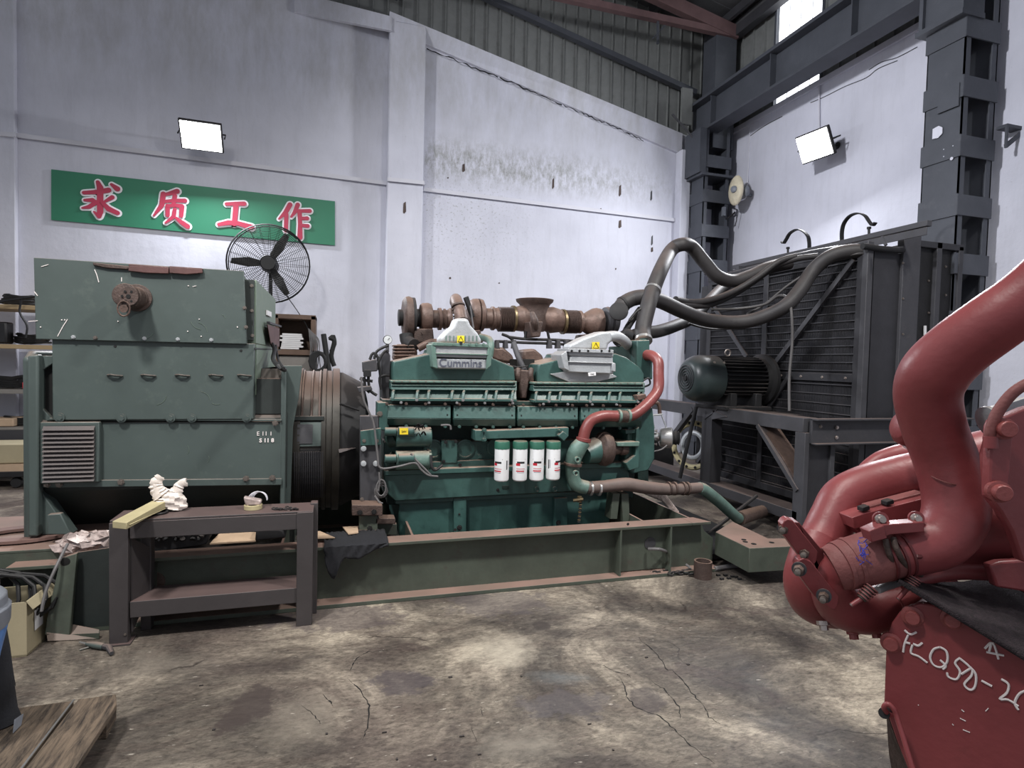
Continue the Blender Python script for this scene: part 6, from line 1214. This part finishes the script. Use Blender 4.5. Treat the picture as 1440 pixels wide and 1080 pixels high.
# ------------------------------------------------------------------ shelves, cabinet and clutter by the back wall
SH = thing('storage_shelf', 'grey metal shelving with cluttered boards by the back wall, left of the generator', 'shelf', (-3.9, 8.45, 0))
zz = [2.03, 1.57, 1.045, .60, .24]
for k, z in enumerate(zz): MB().box((-4.9, 8.2, z-.05 if k != 3 else z-.03), (-3.05, 8.85, z)).build('shelf_board', M['board_wood'] if k in (0, 1) else M['shelf_metal'], SH, .004)
for x in (-4.88, -3.10):
    for y in (8.22, 8.8): MB().box((x, y, 0), (x+.04, y+.04, 2.3)).build('post', M['shelf_metal'], SH)
MB().box((-4.9, 8.2, .42), (-3.05, 8.22, .57)).build('drawer_front', M['steel_dark'], SH)
def put(name, a, b, m, lab, cat, bev=.01, grp=None): return MB().box(a, b).build(name, M[m], bev=bev, cat=cat, label=lab, group=grp)
put('black_canister', (-3.83, 8.25, 1.575), (-3.66, 8.42, 1.83), 'black_plastic', 'black canister standing on the second shelf board left of the generator', 'canister', .02)
random.seed(2)
def coil(x, y, z, r, n, lab, m='rubber_black'):
    t = thing('cable_coil', lab, 'cable', (x, y, z))
    for k in range(n): MB().tube([(x+random.uniform(-.02,.02)+math.cos(a*.45)*r*(1-.05*k), y+math.sin(a*.45)*r*.6, z+.02+k*.018+random.uniform(0,.01)+.01*math.sin(a)) for a in range(14)], .012, 6, closed=True).build('loop', M[m], t)
coil(-3.50, 8.45, 1.575, .18, 6, 'heap of black cable on the second shelf board beside the canister')
coil(-3.60, 8.45, 2.035, .2, 6, 'loose coil of dark cable on the top shelf board')
coil(-3.72, 8.45, 1.05, .2, 7, 'black cable heap on the third shelf board beside the red box')
coil(-3.62, 8.45, .605, .18, 5, 'black cable heap on the fourth shelf board')
put('red_box', (-3.52, 8.26, 1.05), (-3.42, 8.4, 1.13), 'red_plastic', 'small red box on the third shelf board', 'box')
put('tool_case', (-4.2, 8.25, .605), (-3.6, 8.5, .70), 'wood_pale', 'tan flat case under the cable heap on the fourth shelf board', 'case')
put('shelf_carton', (-4.2, 7.62, .27), (-3.14, 8.0, .48), 'carton', 'tape-wrapped brown carton low on the trolley left of the generator', 'carton', .01)
tb = thing('flat_trolley', 'low black trolley on castors under the brown carton', 'trolley', (-3.7, 7.8, 0))
MB().box((-4.4, 7.56, .13), (-3.10, 8.1, .19)).build('deck', M['black_metal'], tb, .005)
MB().box((-4.3, 7.58, .19), (-3.12, 8.06, .265)).build('pale_board', M['wood_pale'], tb)
for x in (-4.2, -3.75, -3.3): MB().lathe((x, 7.6, .06), (0, 1, 0), [(0, .05), (.03, .06), (.04, .06), (.05, .05)], 16).build('castor', M['rubber_black'], tb)
MB().tube([P(-10, 428, Y=8.1), P(10, 423, Y=8.1), P(30, 420, Y=8.1), P(50, 417, Y=8.1)], .012, 6, smooth=4).tube([P(30, 422, Y=8.1), P(28, 440, Y=8.1), P(38, 458, Y=8.1), P(36, 475, Y=8.1)], .012, 6, smooth=4).build('hanging_cable', M['rubber_black'], cat='cable', label='black cable stretched along the top shelf board and hanging off it')
CB = thing('wooden_cabinet', 'open brown cabinet holding stacked white paper behind the generator', 'cabinet', (-.6, 8.4, 0))
for a, b in (((-.74, 8.15, 0), (-.70, 8.7, 2.05)), ((-.30, 8.15, 0), (-.24, 8.7, 2.05)), ((-.74, 8.15, 2.0), (-.24, 8.7, 2.06)), ((-.74, 8.15, 1.53), (-.24, 8.7, 1.60)), ((-.74, 8.66, 0), (-.24, 8.7, 2.0)), ((-.74, 8.15, .9), (-.24, 8.7, .95)), ((-.74, 8.15, .05), (-.24, 8.7, .1))):
    MB().box(a, b).build('side_panel' if a[2] == 0 else 'shelf_board', M['cabinet_wood'], CB, .005)
MB().box((-.69, 8.2, 1.1), (-.31, 8.6, 1.52)).build('drawer', M['shelf_metal'], CB, .005)
for k in range(8): put('paper_stack', (-.67+random.uniform(-.02,.02), 8.2, 1.605+k*.026), (-.42+random.uniform(-.03,.03), 8.55, 1.629+k*.026), 'paper', 'white paper bundles stacked inside the open brown cabinet', 'paper', .002, 'paper bundles in the cabinet')
HT = thing('hanging_hoses', 'bundle of black hoses and tools hanging right of the brown cabinet', 'hose', P(455, 560, Y=8.1))
for k in range(9):
    x = 436+k*1.6; MB().tube([P(434+k, 462+k, Y=8.15), P(x, 480, Y=8.1), P(x+random.uniform(-4, 4), 505, Y=8.1), P(x+random.uniform(-3, 5), 525, Y=8.1)], .006, 5, smooth=4).build('wire_strand', M['hose_grey'], HT)
for k in range(4): c = P(447+k, 508+k, Y=8.0); MB().tube([c+V(math.cos(a*.5236)*(.10-.01*k), 0, math.sin(a*.5236)*.12) for a in range(12)], .02, 8, closed=True).build('hose_loop', M['rubber_black'], HT)
MB().tube([P(455, 470, Y=8.1), P(460, 505, Y=8.05), P(469, 560, Y=8.0)], .035, 10).build('pipe', M['black_metal'], HT); MB().tube([P(463, 475, Y=8.1), P(470, 480, Y=8.1), P(466, 500, Y=8.1), P(470, 515, Y=8.1)], .03, 8, smooth=4).build('spray_gun', M['black_metal'], HT)
for k in range(3): MB().tube([P(462+k*2, 476, Y=8.1), P(468+k, 472, Y=8.1), P(470+k, 484, Y=8.1), P(464+k, 494, Y=8.1)], .014, 6, smooth=4).build('hose_end', M['rubber_black'], HT)
MB().tube([(-.02, 8.2, 0), P(450, 520, Y=8.2)], .02, 8).build('stand', M['black_metal'], HT)
# ------------------------------------------------------------------ foreground left
CX = thing('open_carton', 'open yellowish cardboard box with coiled black cable, on the floor beside the skid end', 'carton', P(40, 905, Z=0))
b0, b1, b2, b3 = P(18, 921, Z=0), P(42, 920, Z=0), P(65, 898, Z=0), P(-30, 921, Z=0)
A_, B_, C_ = V(-1.98, 3.36, 0), V(-1.425, 3.375, 0), V(-1.42, 3.62, 0); D_ = V(-1.98, 3.62, 0); hh = .27
for nm, a, b in (('front_side', A_, B_), ('right_side', B_, C_), ('back_side', C_, D_), ('left_side', D_, A_)):
    n_ = (b-a).cross(V(0,0,1)).normalized()*.008; MB().prism([a, b, b+V(0,0,hh), a+V(0,0,hh)], -n_).build(nm, M['carton'], CX)
MB().prism([A_, B_, C_, D_], (0, 0, .01)).build('bottom', M['carton'], CX)
MB().prism([B_+V(.0,0,hh), C_+V(.0,0,hh), C_+V(.035,.01,hh-.04), B_+V(.03,-.01,hh-.035)], (.004,0,.004)).build('flap', M['carton'], CX)
MB().box((-1.419, 3.44, .10), (-1.416, 3.52, .20)).build('white_label', M['paper'], CX)
cc = thing('cable_coil', 'black cable coils standing out of the yellowish cardboard box', 'cable', (-1.65, 3.48, .05))
for k in range(5): MB().tube([(-1.68+.03*k+math.cos(a*.4488)*(.17+.01*k), 3.50+.03*math.sin(k*2)+.04*math.sin(a*.9), .24+math.sin(a*.4488)*(.16-.01*k)) for a in range(14)], .010, 8, closed=True).build('loop', M['rubber_black'], cc)
gg_ = thing('grease_gun', 'small dark green pistol-grip tool lying on the floor below the bench', 'tool', P(135, 908, Z=0))
a, b = P(122, 905, Z=.02), P(146, 909, Z=.02)
MB().tube([a, (a+b)/2, b], [.010, .017, .016], 12).build('barrel', M['gen_green'], gg_); MB().tube([P(112, 903, Z=.02), a], .005, 8).build('nozzle', M['steel_bright'], gg_)
MB().tube([b, P(153, 910, Z=.02), P(157, 919, Z=.015)], [.014, .016, .010], 10).build('grip', M['steel_dark'], gg_); MB().tube([P(112, 914, Z=.006), P(128, 909, Z=.01), P(140, 909, Z=.015)], .004, 6).build('lever', M['gen_green'], gg_)
PL = thing('wooden_pallet', 'weathered wooden pallet planks in the lower left corner', 'pallet', (-1.1, 2.4, 0))
def plank(p4, z, th, name='plank'): 
    q = [P(x, y, Z=z) for x, y in p4]; return MB().prism(q, (0, 0, -th)).build(name, M['pallet_wood'], PL, .003)
plank([(-60, 1010), (34, 994), (104, 985), (24, 1090), (-60, 1100)], .12, .022)
plank([(110, 983), (163, 976), (164, 990), (92, 1100), (20, 1100)], .125, .024)
MB().prism([P(150, 1002, Z=.10), P(164, 985, Z=.10), P(164, 1010, Z=.02), P(150, 1040, Z=.0)], (-.09, .02, 0)).build('block', M['pallet_wood'], PL, .003)
MB().box((-1.6, 2.35, 0), (-.92, 2.43, .098)).build('block', M['pallet_wood'], PL, .003); MB().box((-1.5, 2.6, 0), (-.93, 2.68, .098)).build('block', M['pallet_wood'], PL, .003)
MB().beam(P(26, 1086, Z=.14), P(104, 984, Z=.13), .006, .004).build('steel_strip', M['steel_bright'], PL)
BT = thing('blue_bottle', 'grey-topped light blue plastic container at the left edge, above the black cloth', 'container', (-1.20, 2.42, .40))
q = V(-1.235, 2.42, .40); r0 = P(17, 850, Y=2.42).x-q.x-.018
MB().lathe((q.x, q.y, P(0, 960, Y=2.42).z), (0, 0, 1), [(0, r0-.045), (.10, r0-.025), (.18, r0-.008), (.22, r0-.002)], 28).build('container_body', M['bottle_blue'], BT)
z = P(0, 884, Y=2.42).z; MB().lathe((q.x, q.y, z), (0, 0, 1), [(0, r0-.004), (.02, r0+.002), (.07, r0+.004), (.075, r0-.006), (.11, r0-.008), (.13, r0-.03), (.135, r0-.045), (.175, r0-.05), (.18, r0-.07)], 24).build('grey_collar', M['bottle_grey'], BT, .004)
st = thing('cloth_wrapped_stand', 'black cloth-wrapped stand rising from the pallet at the left edge', 'stand', (-1.24, 2.45, .12))
random.seed(8); mb = MB()
def xr(px_, py_): return P(px_, py_, Y=2.5).x
prof = [(26, 1030, .02), (27, 1015, 0), (22, 1000, 0), (20, 970, 0), (21, 968, .012), (17, 940, 0), (12, 915, -.01), (6, 885, -.02)]
for (x, y, e) in prof:
    p = P(x, y, Y=2.56); R_ = .085; cxx = p.x-R_
    for k in range(20): a = 2*math.pi*k/20; rr = R_*(1+.05*math.sin(3*a+y*.05)+e); mb.v.append(V(cxx+rr*math.cos(a), 2.56+rr*math.sin(a)*.8, max(.125, p.z)))
for i in range(len(prof)-1):
    for k in range(20): mb.f.append((i*20+k, i*20+(k+1) % 20, (i+1)*20+(k+1) % 20, (i+1)*20+k))
mb.f.append(tuple(range(19, -1, -1))); mb.f.append(tuple(len(prof)*20-20+k for k in range(20)))
mb.build('cloth', M['cloth_black'], st, ang=60)
MB().prism([P(20, 1012, Z=.16), P(33, 1003, Z=.16), P(30, 1018, Z=.13), P(18, 1030, Z=.13)], (0, 0, -.004)).build('pale_tag', M['bottle_grey'], st)
# small loose things on the floor
random.seed(17)
for k in range(14):
    q = P(random.uniform(260, 1000), random.uniform(900, 1070), Z=0); MB().box(q, q+V(random.uniform(.006, .02), random.uniform(.004, .012), .004)).build('steel_scrap', M['black_metal'], cat='debris', label='tiny dark chip of debris scattered on the open concrete floor', group='debris chips on the open floor')
